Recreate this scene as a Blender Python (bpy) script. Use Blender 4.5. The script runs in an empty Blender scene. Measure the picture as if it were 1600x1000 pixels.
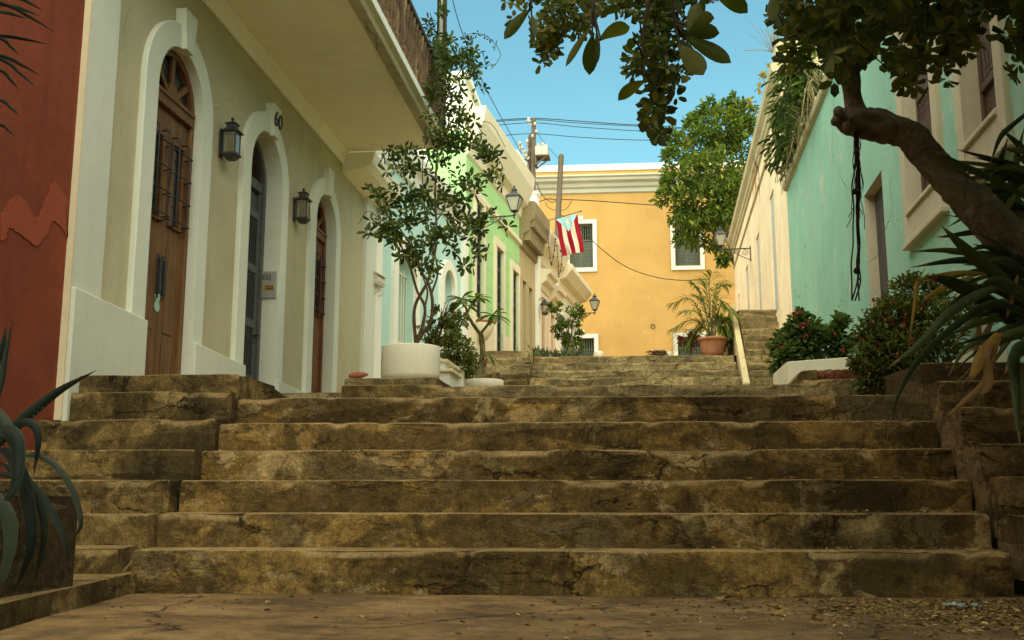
import bpy, bmesh, math, random
from mathutils import Vector, Matrix, noise
R = math.radians
SC = bpy.context.scene
COL = SC.collection
random.seed(7)
V = Vector
# ---------------------------------------------------------------- camera model
F = 1600.0
PITCH, YAW = R(9.75), R(6.33)
CAM = V((0, 0, .5))
def ray(px, py):
    x, y = (px - 800) / F, (500 - py) / F
    f = math.cos(PITCH) - y * math.sin(PITCH)
    u = math.sin(PITCH) + y * math.cos(PITCH)
    return V((x * math.cos(YAW) - f * math.sin(YAW), f * math.cos(YAW) + x * math.sin(YAW), u))
def at_y(px, py, Y):
    r = ray(px, py); return CAM + r * (Y / r.y)
def at_z(px, py, z):
    r = ray(px, py); return CAM + r * ((z - CAM.z) / r.z)
class Fr:
    """A vertical wall frame: u along the wall, n out of it, z up."""
    def __init__(s, ox, oy, ux, uy, flip=1):
        l = math.hypot(ux, uy); s.o = V((ox, oy, 0)); s.u = V((ux / l, uy / l, 0))
        s.n = V((uy / l, -ux / l, 0)) * flip
    def p(s, u, n, z): return s.o + s.u * u + s.n * n + V((0, 0, z))
    def hit(s, px, py, n=0):
        r = ray(px, py); o = s.o + s.n * n
        t = (o - CAM).dot(s.n) / r.dot(s.n)
        q = CAM + r * t
        return (q - s.o).dot(s.u), q.z
    def U(s, px, py, n=0): return s.hit(px, py, n)[0]
    def Z(s, px, py, n=0): return s.hit(px, py, n)[1]
# ---------------------------------------------------------------- object helpers
def wloc(o):
    l = V((0, 0, 0))
    while o is not None:
        l = l + o.location; o = o.parent
    return l
def tag(o, label=None, cat=None, group=None, kind=None):
    if label: o['label'] = label
    if cat: o['category'] = cat
    if group: o['group'] = group
    if kind: o['kind'] = kind
    return o
def thing(name, label, cat, loc=(0, 0, 0), group=None):
    o = bpy.data.objects.new(name, None); COL.objects.link(o)
    o.location = V(loc); o.empty_display_size = .1
    return tag(o, label, cat, group)
def copy_tree(o, parent=None):
    c = o.copy(); COL.objects.link(c); c.parent = parent
    for ch in list(o.children): copy_tree(ch, c)
    return c
class MB:
    def __init__(s): s.v = []; s.f = []; s.lat = {}
    def add(s, vs, fs):
        b = len(s.v); s.v.extend(tuple(v) for v in vs); s.f.extend(tuple(b + i for i in f) for f in fs)
    def hexa(s, q):   # 4 bottom, 4 top
        s.add(q, [(3, 2, 1, 0), (4, 5, 6, 7), (0, 1, 5, 4), (1, 2, 6, 5), (2, 3, 7, 6), (3, 0, 4, 7)])
    def box(s, fr, u0, u1, n0, n1, z0, z1):
        p = fr.p
        s.hexa([p(u0, n0, z0), p(u1, n0, z0), p(u1, n1, z0), p(u0, n1, z0), p(u0, n0, z1), p(u1, n0, z1), p(u1, n1, z1), p(u0, n1, z1)])
    def wbox(s, x0, x1, y0, y1, z0, z1):
        s.hexa([(x0, y0, z0), (x1, y0, z0), (x1, y1, z0), (x0, y1, z0), (x0, y0, z1), (x1, y0, z1), (x1, y1, z1), (x0, y1, z1)])
    def prism(s, fr, pts, n0, n1):    # polygon in (u,z) extruded along n
        k = len(pts)
        s.add([fr.p(u, n0, z) for u, z in pts] + [fr.p(u, n1, z) for u, z in pts],
              [tuple(range(k)), tuple(range(2 * k - 1, k - 1, -1))] + [(i, (i + 1) % k, k + (i + 1) % k, k + i) for i in range(k)])
    def prof(s, fr, pts, u0, u1):     # polygon in (n,z) extruded along u
        k = len(pts)
        s.add([fr.p(u0, n, z) for n, z in pts] + [fr.p(u1, n, z) for n, z in pts],
              [tuple(range(k)), tuple(range(2 * k - 1, k - 1, -1))] + [(i, (i + 1) % k, k + (i + 1) % k, k + i) for i in range(k)])
    def plan(s, pts, z0, z1):         # polygon in (x,y); z0,z1 numbers or lists
        k = len(pts)
        za = z0 if isinstance(z0, (list, tuple)) else [z0] * k
        zb = z1 if isinstance(z1, (list, tuple)) else [z1] * k
        s.add([(x, y, za[i]) for i, (x, y) in enumerate(pts)] + [(x, y, zb[i]) for i, (x, y) in enumerate(pts)],
              [tuple(range(k)), tuple(range(2 * k - 1, k - 1, -1))] + [(i, (i + 1) % k, k + (i + 1) % k, k + i) for i in range(k)])
    def ring(s, fr, inner, outer, n0, n1, closed=False):
        k = len(inner); m = k if closed else k - 1
        vs = []
        for a, b in zip(inner, outer):
            vs += [fr.p(a[0], n0, a[1]), fr.p(a[0], n1, a[1]), fr.p(b[0], n1, b[1]), fr.p(b[0], n0, b[1])]
        fs = []
        for i in range(m):
            a = 4 * i; b = 4 * ((i + 1) % k)
            for j in range(4): fs.append((a + j, a + (j + 1) % 4, b + (j + 1) % 4, b + j))
        if not closed: fs += [(0, 1, 2, 3), (4 * k - 1, 4 * k - 2, 4 * k - 3, 4 * k - 4)]
        s.add(vs, fs)
    def tube(s, pts, rad, n=8, cap=True, jit=0):
        pts = [V(p) for p in pts]; k = len(pts)
        if not isinstance(rad, (list, tuple)): rad = [rad] * k
        ref = None; vs = []
        for i, p in enumerate(pts):
            d = (pts[min(i + 1, k - 1)] - pts[max(i - 1, 0)])
            d = d.normalized() if d.length > 1e-9 else V((0, 0, 1))
            if ref is None: ref = V((0, 0, 1)) if abs(d.z) < .9 else V((1, 0, 0))
            a = d.cross(ref); a = a.normalized() if a.length > 1e-6 else V((1, 0, 0))
            b = a.cross(d).normalized(); ref = b
            for j in range(n):
                t = 2 * math.pi * j / n
                r = rad[i]
                if jit: r *= 1 + jit * noise.noise(p * 6 + V((math.cos(t), math.sin(t), 0)) * 1.5) + jit * .45 * noise.noise(p * 17 + V((math.cos(t), math.sin(t), 0)) * 3.5) + jit * .22 * noise.noise(p * 30 + V((math.cos(t), math.sin(t), 0)) * 8)
                vs.append(p + (a * math.cos(t) + b * math.sin(t)) * r)
        fs = [(i * n + j, i * n + (j + 1) % n, (i + 1) * n + (j + 1) % n, (i + 1) * n + j) for i in range(k - 1) for j in range(n)]
        if cap: fs += [tuple(range(n - 1, -1, -1)), tuple((k - 1) * n + j for j in range(n))]
        s.add(vs, fs)
    def lathe(s, c, prof, n=24, sx=1, sy=1):
        k = len(prof); vs = []; c = V(c)
        for r, z in prof:
            for j in range(n):
                t = 2 * math.pi * j / n; vs.append(c + V((r * sx * math.cos(t), r * sy * math.sin(t), z)))
        fs = [(i * n + j, i * n + (j + 1) % n, (i + 1) * n + (j + 1) % n, (i + 1) * n + j) for i in range(k - 1) for j in range(n)]
        fs += [tuple(range(n - 1, -1, -1)), tuple((k - 1) * n + j for j in range(n))]
        s.add(vs, fs)
    def leaf(s, p, d, up, L, W, fold=.25, wide=.6):
        """one leaf: a stalk end p, a direction d, six outline points folded on the midrib"""
        d = d.normalized(); a = d.cross(up)
        if a.length < 1e-5: a = d.cross(V((1, .3, .2)))
        a.normalize(); nrm = a.cross(d)
        w = W / 2
        tip = p + d * L - nrm * L * .12
        l1 = p + d * L * wide * .5 + a * w * .75 + nrm * w * fold
        l2 = p + d * L * (wide + .18) + a * w * .9 + nrm * w * fold
        r1 = p + d * L * wide * .5 - a * w * .75 + nrm * w * fold
        r2 = p + d * L * (wide + .18) - a * w * .9 + nrm * w * fold
        s.add([p, l1, l2, tip, r2, r1], [(0, 1, 2, 3), (0, 3, 4, 5)])
    def strap(s, pts, widths, side=None, ch=.25):
        """a channelled strap leaf along a path"""
        pts = [V(p) for p in pts]; k = len(pts); vs = []
        for i, p in enumerate(pts):
            d = (pts[min(i + 1, k - 1)] - pts[max(i - 1, 0)]).normalized()
            a = side if side is not None else d.cross(V((0, 0, 1)))
            a = a - d * a.dot(d)
            a = a.normalized() if a.length > 1e-4 else V((1, 0, 0))
            nr = a.cross(d).normalized()
            w = widths[i] / 2
            vs += [p + a * w + nr * w * ch, p + a * w * .5 + nr * w * ch * .28, p, p - a * w * .5 + nr * w * ch * .28, p - a * w + nr * w * ch]
        b0 = len(s.v)
        for i in range(k):
            for j in range(5): s.lat[b0 + i * 5 + j] = (j / 2 - 1, i / (k - 1))
        s.add(vs, [(i * 5 + j, i * 5 + j + 1, (i + 1) * 5 + j + 1, (i + 1) * 5 + j) for i in range(k - 1) for j in range(4)])
    def build(s, name, mat, parent=None, smooth=False, bevel=0, solid=False):
        off = wloc(parent) if parent else V((0, 0, 0))
        me = bpy.data.meshes.new(name)
        me.from_pydata([(v[0] - off.x, v[1] - off.y, v[2] - off.z) for v in s.v], [], s.f)
        me.materials.append(mat)
        if s.lat:                                            # across/along coordinates of strap leaves, for their veins and tips
            at = me.attributes.new('blade', 'FLOAT_VECTOR', 'POINT')
            for i, (a_, l_) in s.lat.items(): at.data[i].vector = (a_, l_, 0)
        if not smooth or solid:
            bm = bmesh.new(); bm.from_mesh(me); bmesh.ops.recalc_face_normals(bm, faces=bm.faces); bm.to_mesh(me); bm.free()
        if smooth: me.polygons.foreach_set('use_smooth', [True] * len(me.polygons))
        me.update()
        o = bpy.data.objects.new(name, me); COL.objects.link(o)
        if parent: o.parent = parent
        if bevel:
            b = o.modifiers.new('bevel', 'BEVEL'); b.width = bevel; b.segments = 2; b.limit_method = 'ANGLE'; b.angle_limit = R(40)
        return o
def arch_pts(ua, ub, za, zs, n=16):
    """an outline from the foot of one jamb over a round arch to the other foot"""
    c = (ua + ub) / 2; r = (ub - ua) / 2
    return [(ua, za)] + [(c - r * math.cos(math.pi * i / n), zs + r * math.sin(math.pi * i / n)) for i in range(n + 1)] + [(ub, za)]
def wall(mb, fr, u0, u1, z0, z1, ops, n=0, deep=.2):
    """wall sheet with openings (ua,ub,za,zb,arch) and their reveals; z1 may be a function of u"""
    zt = z1 if callable(z1) else (lambda u: z1)
    def q(ua, ub, a0, a1, b0, b1):
        mb.add([fr.p(ua, n, a0), fr.p(ub, n, b0), fr.p(ub, n, b1), fr.p(ua, n, a1)], [(0, 1, 2, 3)])
    cols = {}
    for o in ops: cols.setdefault((o[0], o[1]), []).append(o)
    u = u0
    for (ua, ub) in sorted(cols):
        if ua > u: q(u, ua, z0, zt(u), z0, zt(ua))
        z = z0
        for (_, _, za, zb, ar) in sorted(cols[(ua, ub)], key=lambda t: t[2]):
            if za > z: q(ua, ub, z, za, z, za)
            if ar:
                r = (ub - ua) / 2; pts = arch_pts(ua, ub, za, zb - r)
                top = pts[1:-1]
                for a, b in zip(top[:-1], top[1:]): q(a[0], b[0], a[1], zt(a[0]), b[1], zt(b[0]))
                z = None
            else:
                pts = [(ua, za), (ua, zb), (ub, zb), (ub, za)]; z = zb
            for a, b in zip(pts[:-1], pts[1:]):
                mb.add([fr.p(a[0], n, a[1]), fr.p(b[0], n, b[1]), fr.p(b[0], n - deep, b[1]), fr.p(a[0], n - deep, a[1])], [(0, 1, 2, 3)])
            mb.add([fr.p(ua, n, za), fr.p(ub, n, za), fr.p(ub, n - deep, za), fr.p(ua, n - deep, za)], [(0, 1, 2, 3)])
        if z is not None: q(ua, ub, z, zt(ua), z, zt(ub))
        u = ub
    if u < u1: q(u, u1, z0, zt(u), z0, zt(u1))
def nz(x, y, z, f=1): return noise.noise(V((x * f, y * f, z * f)))
def stone(mb, A, B, D, z0, z1, seed=0, seg=.06, chip=.02, rough=.006, dz=(0, 0)):
    """a worn stone block/step: front line A-B, depth D; the arris is rounded and chipped; dz tilts its top at A and B"""
    A = V((A[0], A[1], 0)); B = V((B[0], B[1], 0)); t = (B - A); L = t.length; t.normalize()
    b = V((-t.y, t.x, 0))
    H = z1 - z0; n = max(2, int(L / seg)); r = min(.010, H * .2)
    nv = max(2, int(H / .045)); nt = max(2, int(D / .07))
    rows = []
    prof = [(0, z0 + (H - r) * i / nv, 0) for i in range(nv + 1)]
    prof += [(r * (1 - math.cos(a)), z1 - r + r * math.sin(a), 1) for a in (math.pi / 8, math.pi / 4, math.pi * 3 / 8)]
    prof += [(r + (D - r) * i / nt, z1, .6 if i < 2 else 0) for i in range(nt + 1)]
    k = len(prof); vs = []
    for i in range(n + 1):
        s = L * i / n; P = A + t * s; ends = min(i, n - i)
        ed = r * .8 if ends == 0 else 0
        c = max(0, nz(s, seed * 3.1, 1, 2.3) * .9 + nz(s, seed * 5.7, 2, 7) * .55 - .18) * chip * 2.2
        c += max(0, nz(s, seed * 9.7, 5, 1.1) - .25) * chip * 1.5
        if ends == 0: c += r * .5
        wav = nz(s, seed, 3, .8) * rough * 1.2
        for (d, z, e) in prof:
            q = P + b * d
            dd = rough * (nz(q.x, seed + z * 2.2, q.y, 5) + .5 * nz(q.x, seed + z, q.y, 17)) + wav
            zz = z + rough * .7 * nz(q.x, q.y, seed + 9, 4) * (1 if z > z0 + .01 else 0)
            f = (z - z0) / H
            if e: dd += c * (1 if e == 1 else .4); zz -= c * .55 * e
            elif z < z1 and f > .6: dd += c * (f - .6) / .4 * .8
            zz += (dz[0] * (1 - s / L) + dz[1] * s / L) * f
            q = q + b * dd + t * (ed if i == 0 else -ed if i == n else 0) * (1 if e else 0)
            vs.append((q.x, q.y, zz))
    fs = [(i * k + j, (i + 1) * k + j, (i + 1) * k + j + 1, i * k + j + 1) for i in range(n) for j in range(k - 1)]
    A2 = A + b * D; B2 = B + b * D
    for i, Q in ((0, A2), (n, B2)):                       # end faces with their own vertices, so they shade flat
        base = len(vs); vs += [vs[i * k + j] for j in range(k)] + [(Q.x, Q.y, z0)]
        fs.append(tuple(range(base, base + k + 1)) if i else tuple(range(base + k, base - 1, -1)))
    mb.add(vs, fs)
# ---------------------------------------------------------------- materials
class N:
    def __init__(s, name, rough=.85, spec=.25):
        s.m = bpy.data.materials.new(name); s.m.use_nodes = True
        s.t = s.m.node_tree; s.b = s.t.nodes['Principled BSDF']
        s.b.inputs['Roughness'].default_value = rough
        s.b.inputs['Specular IOR Level'].default_value = spec
        s.tc = s.t.nodes.new('ShaderNodeTexCoord'); s.geo = s.t.nodes.new('ShaderNodeNewGeometry')
    def n(s, typ, **kw):
        o = s.t.nodes.new(typ)
        for k, v in kw.items(): setattr(o, k, v)
        return o
    def l(s, a, b): s.t.links.new(a, b)
    def pos(s, sx=1, sy=1, sz=1, off=(0, 0, 0)):
        mp = s.n('ShaderNodeMapping'); mp.inputs['Scale'].default_value = (sx, sy, sz); mp.inputs['Location'].default_value = off
        s.l(s.geo.outputs['Position'], mp.inputs['Vector']); return mp.outputs[0]
    def noise(s, scale, vec=None, detail=5, rough=.6, dist=0):
        o = s.n('ShaderNodeTexNoise'); o.inputs['Scale'].default_value = scale; o.inputs['Detail'].default_value = detail
        o.inputs['Roughness'].default_value = rough; o.inputs['Distortion'].default_value = dist
        s.l(vec if vec is not None else s.geo.outputs['Position'], o.inputs['Vector']); return o.outputs['Fac']
    def ramp(s, fac, stops, interp='LINEAR'):
        o = s.n('ShaderNodeValToRGB'); o.color_ramp.interpolation = interp
        e = o.color_ramp.elements
        while len(e) < len(stops): e.new(.5)
        for i, (p, c) in enumerate(stops):
            e[i].position = p; e[i].color = (c, c, c, 1) if not isinstance(c, (tuple, list)) else (*c, 1)
        s.l(fac, o.inputs[0]); return o.outputs[0]
    def mix(s, fac, a, b, mode='MIX'):
        o = s.n('ShaderNodeMix', data_type='RGBA', blend_type=mode)
        for sock, v in ((o.inputs[0], fac), (o.inputs[6], a), (o.inputs[7], b)):
            if hasattr(v, 'is_output'): s.l(v, sock)
            elif isinstance(v, (tuple, list)): sock.default_value = (*v, 1)
            else: sock.default_value = v if sock == o.inputs[0] else (v, v, v, 1)
        return o.outputs[2]
    def math(s, op, a, b=0.0):
        o = s.n('ShaderNodeMath', operation=op)
        for sock, v in ((o.inputs[0], a), (o.inputs[1], b)):
            if hasattr(v, 'is_output'): s.l(v, sock)
            else: sock.default_value = v
        return o.outputs[0]
    def bump(s, h, strength=.3, dist=.02, prev=None):
        o = s.n('ShaderNodeBump'); o.inputs['Strength'].default_value = strength; o.inputs['Distance'].default_value = dist
        s.l(h, o.inputs['Height'])
        if prev is not None: s.l(prev, o.inputs['Normal'])
        return o.outputs[0]
    def col(s, c):
        if hasattr(c, 'is_output'): s.l(c, s.b.inputs['Base Color'])
        else: s.b.inputs['Base Color'].default_value = (*c, 1)
        return s
    def nrm(s, h): s.l(h, s.b.inputs['Normal']); return s
def mul(c, k): return tuple(max(0, min(1, x * k)) for x in c)
def paint(name, c, var=.1, streak=.25, sc=(.25, .2, .13), bump=.25, rough=.85, crack=0, peel=None, lines=0, seed=0):
    """painted render: cloudy tone, rain streaks, trowel bumps, optional hairline cracks, peeled spots and drafted joints"""
    g = N(name, rough)
    o = (seed * 7.3, seed * 3.1, seed * 1.7)
    n1 = g.noise(.9, g.pos(off=o), 6, .65)
    k = g.mix(g.ramp(n1, [(.3, 0), (.7, 1)]), mul(c, 1 - var), mul(c, 1 + var))
    n2 = g.noise(2.2, g.pos(2.6, 2.6, .22, o), 5, .7)
    k = g.mix(g.math('MULTIPLY', g.ramp(n2, [(.5, 0), (.78, 1)]), streak), k, sc)
    n4 = g.noise(9, g.pos(off=o), 4, .7)
    k = g.mix(g.math('MULTIPLY', g.ramp(n4, [(.56, 0), (.8, 1)]), .35 * min(1, streak * 2.5)), k, mul(sc, .9))
    if peel:
        n5 = g.noise(1.6, g.pos(1, 1, .7, o), 7, .72, .6)
        k = g.mix(g.ramp(n5, [(peel[1], 0), (peel[1] + .02, 1)]), k, peel[0])
    h = g.noise(26, None, 4, .7); h2 = g.noise(3, None, 3, .5)
    hh = g.math('ADD', g.math('MULTIPLY', h, .25), h2)
    if crack:
        v = g.n('ShaderNodeTexVoronoi', feature='DISTANCE_TO_EDGE'); v.inputs['Scale'].default_value = .55
        dn = g.n('ShaderNodeTexNoise'); dn.inputs['Scale'].default_value = 1.5; dn.inputs['Detail'].default_value = 6
        g.l(g.geo.outputs['Position'], dn.inputs['Vector'])
        g.l(g.mix(.55, g.geo.outputs['Position'], dn.outputs['Color'], 'ADD'), v.inputs['Vector'])
        cr = g.ramp(v.outputs['Distance'], [(.0, 1), (.006, 0)])
        cr = g.math('MULTIPLY', g.math('MULTIPLY', cr, g.ramp(g.noise(.7, g.pos(off=(3, 1, seed)), 2), [(.5, 0), (.62, 1)])), crack)
        k = g.mix(cr, k, mul(c, .3)); hh = g.math('SUBTRACT', hh, cr)
    if lines:
        sep = g.n('ShaderNodeSeparateXYZ'); g.l(g.geo.outputs['Position'], sep.inputs[0])
        fr = g.math('FRACT', g.math('DIVIDE', sep.outputs[2], lines))
        ln = g.ramp(fr, [(.0, 1), (.035, 0)])
        k = g.mix(g.math('MULTIPLY', ln, .55), k, mul(c, .45)); hh = g.math('SUBTRACT', hh, ln)
    g.col(k).nrm(g.bump(hh, bump, .03)); return g.m
def stonemat(name, c1=(.17, .115, .05), c2=(.27, .19, .085), dark=(.035, .027, .014), light=(.42, .295, .125), moss=.4, darkness=.5, seed=0, patch=.6, cracks=1, across=1.0):
    g = N(name, .95, .06)
    o = (seed * 5.1, seed * 2.7, seed * 3.3)
    n0 = g.noise(1.3, g.pos(off=o), 8, .65, .3)
    k = g.mix(g.ramp(n0, [(.32, 0), (.68, 1)]), c1, c2)
    # mortar repairs and separate slabs along the step: blocky tone shifts with irregular edges
    v = g.n('ShaderNodeTexVoronoi'); v.inputs['Scale'].default_value = 1.0; v.inputs['Randomness'].default_value = 1
    dn = g.n('ShaderNodeTexNoise'); dn.inputs['Scale'].default_value = 3.5; dn.inputs['Detail'].default_value = 7; dn.inputs['Roughness'].default_value = .7
    g.l(g.geo.outputs['Position'], dn.inputs['Vector'])
    wv = g.mix(.28, g.pos(.75 * across, 1.2, 4.6, o), dn.outputs['Color'], 'ADD')
    g.l(wv, v.inputs['Vector'])
    sep = g.n('ShaderNodeSeparateColor'); g.l(v.outputs['Color'], sep.inputs[0])
    k = g.mix(.8, k, g.ramp(sep.outputs[0], [(0, .45), (.5, .9), (1, 1.4)]), 'MULTIPLY')
    lp = g.math('MULTIPLY', g.ramp(sep.outputs[1], [(.88, 0), (.885, 1)], 'LINEAR'), g.ramp(g.noise(3.2, g.pos(off=(2, 8, 3)), 6, .7), [(.44, 0), (.5, .75)]))
    k = g.mix(lp, k, light)
    # coarse mottling of the worn surface
    mt = g.noise(15, g.pos(off=o), 9, .78, .3)
    k = g.mix(.85, k, g.ramp(mt, [(.28, .18), (.46, .85), (.58, 1.25), (.72, 2.0)]), 'MULTIPLY')
    # flaked light skim coat
    n1 = g.noise(2.4, g.pos(.9, .9, 1.5, o), 9, .72, .5)
    pl = g.ramp(n1, [(patch, 0), (patch + .006, 1)])
    k = g.mix(g.math('MULTIPLY', pl, .75), k, light)
    # grime in soft areas, level bands and drips
    n2 = g.noise(1.6, g.pos(.8, .8, 1.1, (o[0] + 3, 1, 2)), 8, .72, .4)
    gr = g.math('MULTIPLY', g.ramp(n2, [(.45, 0), (.50, .75), (.60, 1)]), darkness)
    k = g.mix(gr, k, dark)
    n3 = g.noise(6.5, g.pos(1, 1, .7, o), 8, .78, .3)
    k = g.mix(g.math('MULTIPLY', g.ramp(n3, [(.50, 0), (.64, 1)]), darkness), k, dark)
    if moss:
        n5 = g.noise(2.6, g.pos(off=(o[0] - 2, 4, 1)), 7, .75)
        k = g.mix(g.math('MULTIPLY', g.ramp(n5, [(.58, 0), (.68, 1)]), moss), k, (.115, .11, .03))
    # up-facing treads and their arrises turn paler, unevenly
    sz = g.n('ShaderNodeSeparateXYZ'); g.l(g.geo.outputs['Normal'], sz.inputs[0])
    wr = g.math('MULTIPLY', g.ramp(sz.outputs[2], [(.30, 0), (.70, 1)]), g.ramp(g.noise(4.5, g.pos(off=(1, 3, 2)), 5, .7), [(.36, .25), (.56, .95)]))
    k = g.mix(g.math('MULTIPLY', wr, .75), k, mul(light, .95))
    # pale mineral specks and grain
    gn = g.noise(95, None, 3, .8)
    k = g.mix(.8, k, g.ramp(gn, [(.25, .3), (.5, 1), (.8, 1.7)]), 'MULTIPLY')
    sp = g.noise(38, None, 2, .5)
    k = g.mix(g.math('MULTIPLY', g.ramp(sp, [(.71, 0), (.74, 1)]), .35), k, light)
    h = g.math('ADD', g.math('MULTIPLY', g.noise(40, None, 5, .75), .5), g.noise(7, None, 6, .7))
    h = g.math('ADD', h, g.math('MULTIPLY', pl, .25))
    if cracks:
        vc = g.n('ShaderNodeTexVoronoi', feature='DISTANCE_TO_EDGE'); vc.inputs['Scale'].default_value = 2.1
        d2 = g.n('ShaderNodeTexNoise'); d2.inputs['Scale'].default_value = 7; d2.inputs['Detail'].default_value = 6; d2.inputs['Roughness'].default_value = .75
        g.l(g.geo.outputs['Position'], d2.inputs['Vector'])
        wc = g.mix(.16, g.mix(.3, g.pos(.8, .8, 2.2, o), dn.outputs['Color'], 'ADD'), d2.outputs['Color'], 'ADD'); g.l(wc, vc.inputs['Vector'])
        cr = g.ramp(vc.outputs['Distance'], [(.004, 1), (.022, 0)])
        cr = g.math('MULTIPLY', cr, g.ramp(g.noise(1.9, g.pos(off=(7, 2, o[0])), 4), [(.52, 0), (.60, 1)]))
        # long level fissures where a skim layer has lifted
        wf = g.n('ShaderNodeTexNoise'); wf.inputs['Scale'].default_value = 1.0; wf.inputs['Detail'].default_value = 6; wf.inputs['Roughness'].default_value = .7
        g.l(g.pos(1.6, 1.6, 11, (o[0] + 2, 0, 5)), wf.inputs['Vector'])
        fs = g.ramp(g.math('ABSOLUTE', g.math('SUBTRACT', wf.outputs['Fac'], .5)), [(.0, 1), (.012, 0)])
        fs = g.math('MULTIPLY', fs, g.ramp(g.noise(1.2, g.pos(off=(1, 9, o[1])), 3), [(.56, 0), (.64, 1)]))
        cr = g.math('MAXIMUM', cr, fs)
        k = g.mix(g.math('MULTIPLY', cr, .85 * cracks), k, (.016, .012, .007)); h = g.math('SUBTRACT', h, g.math('MULTIPLY', cr, 1.1))
    h = g.math('ADD', h, g.math('MULTIPLY', mt, 1.2)); g.col(k).nrm(g.bump(h, .9, .03)); return g.m
def woodmat(name, c1, c2, rough=.55, scale=1, spec=.35, wear=None):
    g = N(name, rough, spec)
    n1 = g.noise(7 * scale, g.pos(3, 3, .22), 7, .7, .6)
    n2 = g.noise(40 * scale, g.pos(1, 1, .05), 3, .7)
    k = g.mix(g.ramp(n1, [(.3, 0), (.7, 1)]), c1, c2)
    k = g.mix(.5, k, g.ramp(n2, [(.3, .6), (.6, 1.15)]), 'MULTIPLY')
    if wear:
        n3 = g.noise(2.2, g.pos(2, 2, .5), 6, .7)
        k = g.mix(g.math('MULTIPLY', g.ramp(n3, [(.5, 0), (.68, 1)]), wear[1]), k, wear[0])
    g.col(k).nrm(g.bump(g.math('ADD', n1, g.math('MULTIPLY', n2, .6)), .35, .006)); return g.m
def plain(name, c, rough=.6, spec=.3, var=.15, metal=0, nscale=14, bump=.15):
    g = N(name, rough, spec); n1 = g.noise(nscale, None, 5, .7)
    g.b.inputs['Metallic'].default_value = metal
    g.col(g.mix(g.ramp(n1, [(.3, 0), (.7, 1)]), mul(c, 1 - var), mul(c, 1 + var))).nrm(g.bump(n1, bump, .01)); return g.m
def leafmat(name, stops, rough=.45, trans=.35, spec=.35, vein=True):
    spec *= .6; rough = min(.9, rough + .1)
    g = N(name, rough, spec)
    k = g.ramp(g.geo.outputs['Random Per Island'], stops)
    n1 = g.noise(18, None, 3, .6)
    k = g.mix(.6, k, g.ramp(n1, [(.3, .7), (.7, 1.25)]), 'MULTIPLY')
    g.col(k)
    tr = g.n('ShaderNodeBsdfTranslucent'); g.l(g.mix(1, k, (1.0, 1.15, .45), 'MULTIPLY'), tr.inputs['Color'])
    mx = g.n('ShaderNodeMixShader'); mx.inputs[0].default_value = trans
    g.l(g.b.outputs[0], mx.inputs[1]); g.l(tr.outputs[0], mx.inputs[2])
    g.l(mx.outputs[0], g.t.nodes['Material Output'].inputs[0]); return g.m
def blademat(name, stops, edge, tip, rough=.45, trans=.2, spec=.3, vein=9):
    """a strap leaf: lengthwise veins, paler margins, dry tip, blotches"""
    m = leafmat(name, stops, rough, trans, spec); t = m.node_tree
    pb_ = t.nodes['Principled BSDF']; src = pb_.inputs['Base Color'].links[0].from_socket
    g = N.__new__(N); g.m = m; g.t = t; g.b = pb_; g.geo = t.nodes.new('ShaderNodeNewGeometry')
    at = g.n('ShaderNodeAttribute', attribute_name='blade'); sp = g.n('ShaderNodeSeparateXYZ'); g.l(at.outputs['Vector'], sp.inputs[0])
    mp = g.n('ShaderNodeMapping'); mp.inputs['Scale'].default_value = (vein, 1.2, 1); g.l(at.outputs['Vector'], mp.inputs['Vector'])
    isl = g.math('MULTIPLY', g.geo.outputs['Random Per Island'], 40)
    cb = g.n('ShaderNodeCombineXYZ'); g.l(isl, cb.inputs[2]); ad = g.n('ShaderNodeVectorMath', operation='ADD'); g.l(mp.outputs[0], ad.inputs[0]); g.l(cb.outputs[0], ad.inputs[1])
    vn_ = g.noise(1.0, ad.outputs[0], 4, .7)
    k = g.mix(.8, src, g.ramp(vn_, [(.3, .45), (.5, 1), (.7, 1.7)]), 'MULTIPLY')
    k = g.mix(g.math('MULTIPLY', g.ramp(g.math('ABSOLUTE', sp.outputs[0]), [(.80, 0), (.98, 1)]), .55), k, edge)
    tn = g.math('ADD', sp.outputs[1], g.math('MULTIPLY', g.noise(9, None, 4, .7), .22))
    k = g.mix(g.ramp(tn, [(.98, 0), (1.04, 1)]), k, tip)
    bl_ = g.noise(24, None, 5, .75); k = g.mix(g.math('MULTIPLY', g.ramp(bl_, [(.62, 0), (.70, 1)]), .6), k, tip)
    g.l(k, pb_.inputs['Base Color']); g.nrm(g.bump(vn_, .35, .006)); return m
def glassmat(name, c=(.03, .035, .03), rough=.08, alpha=None):
    g = N(name, rough, .5); g.col(c)
    if alpha is not None: g.b.inputs['Alpha'].default_value = alpha
    return g.m
# ================================================================ world, sun, camera
SUN_EL, SUN_AZ = R(52), R(188)          # azimuth clockwise from +Y (street axis): behind the camera, a little right
w = bpy.data.worlds.new("World"); SC.world = w; w.use_nodes = True
wt = w.node_tree; bg = wt.nodes['Background']
sky = wt.nodes.new('ShaderNodeTexSky'); sky.sky_type = 'NISHITA'; sky.sun_disc = False
sky.sun_elevation = SUN_EL; sky.sun_rotation = SUN_AZ; sky.altitude = 0; sky.air_density = 1.0; sky.dust_density = .6; sky.ozone_density = 1.0
tint = wt.nodes.new('ShaderNodeMix'); tint.data_type = 'RGBA'; tint.blend_type = 'MULTIPLY'; tint.inputs[0].default_value = 1
tint.inputs[7].default_value = (.70, 1.08, .84, 1)
wt.links.new(sky.outputs[0], tint.inputs[6]); wt.links.new(tint.outputs[2], bg.inputs[0]); bg.inputs[1].default_value = .10
sl = bpy.data.lights.new('sun', 'SUN'); sl.energy = 3.6; sl.angle = R(125); sl.color = (1, .85, .63)
so = bpy.data.objects.new('sun', sl); COL.objects.link(so)
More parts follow.
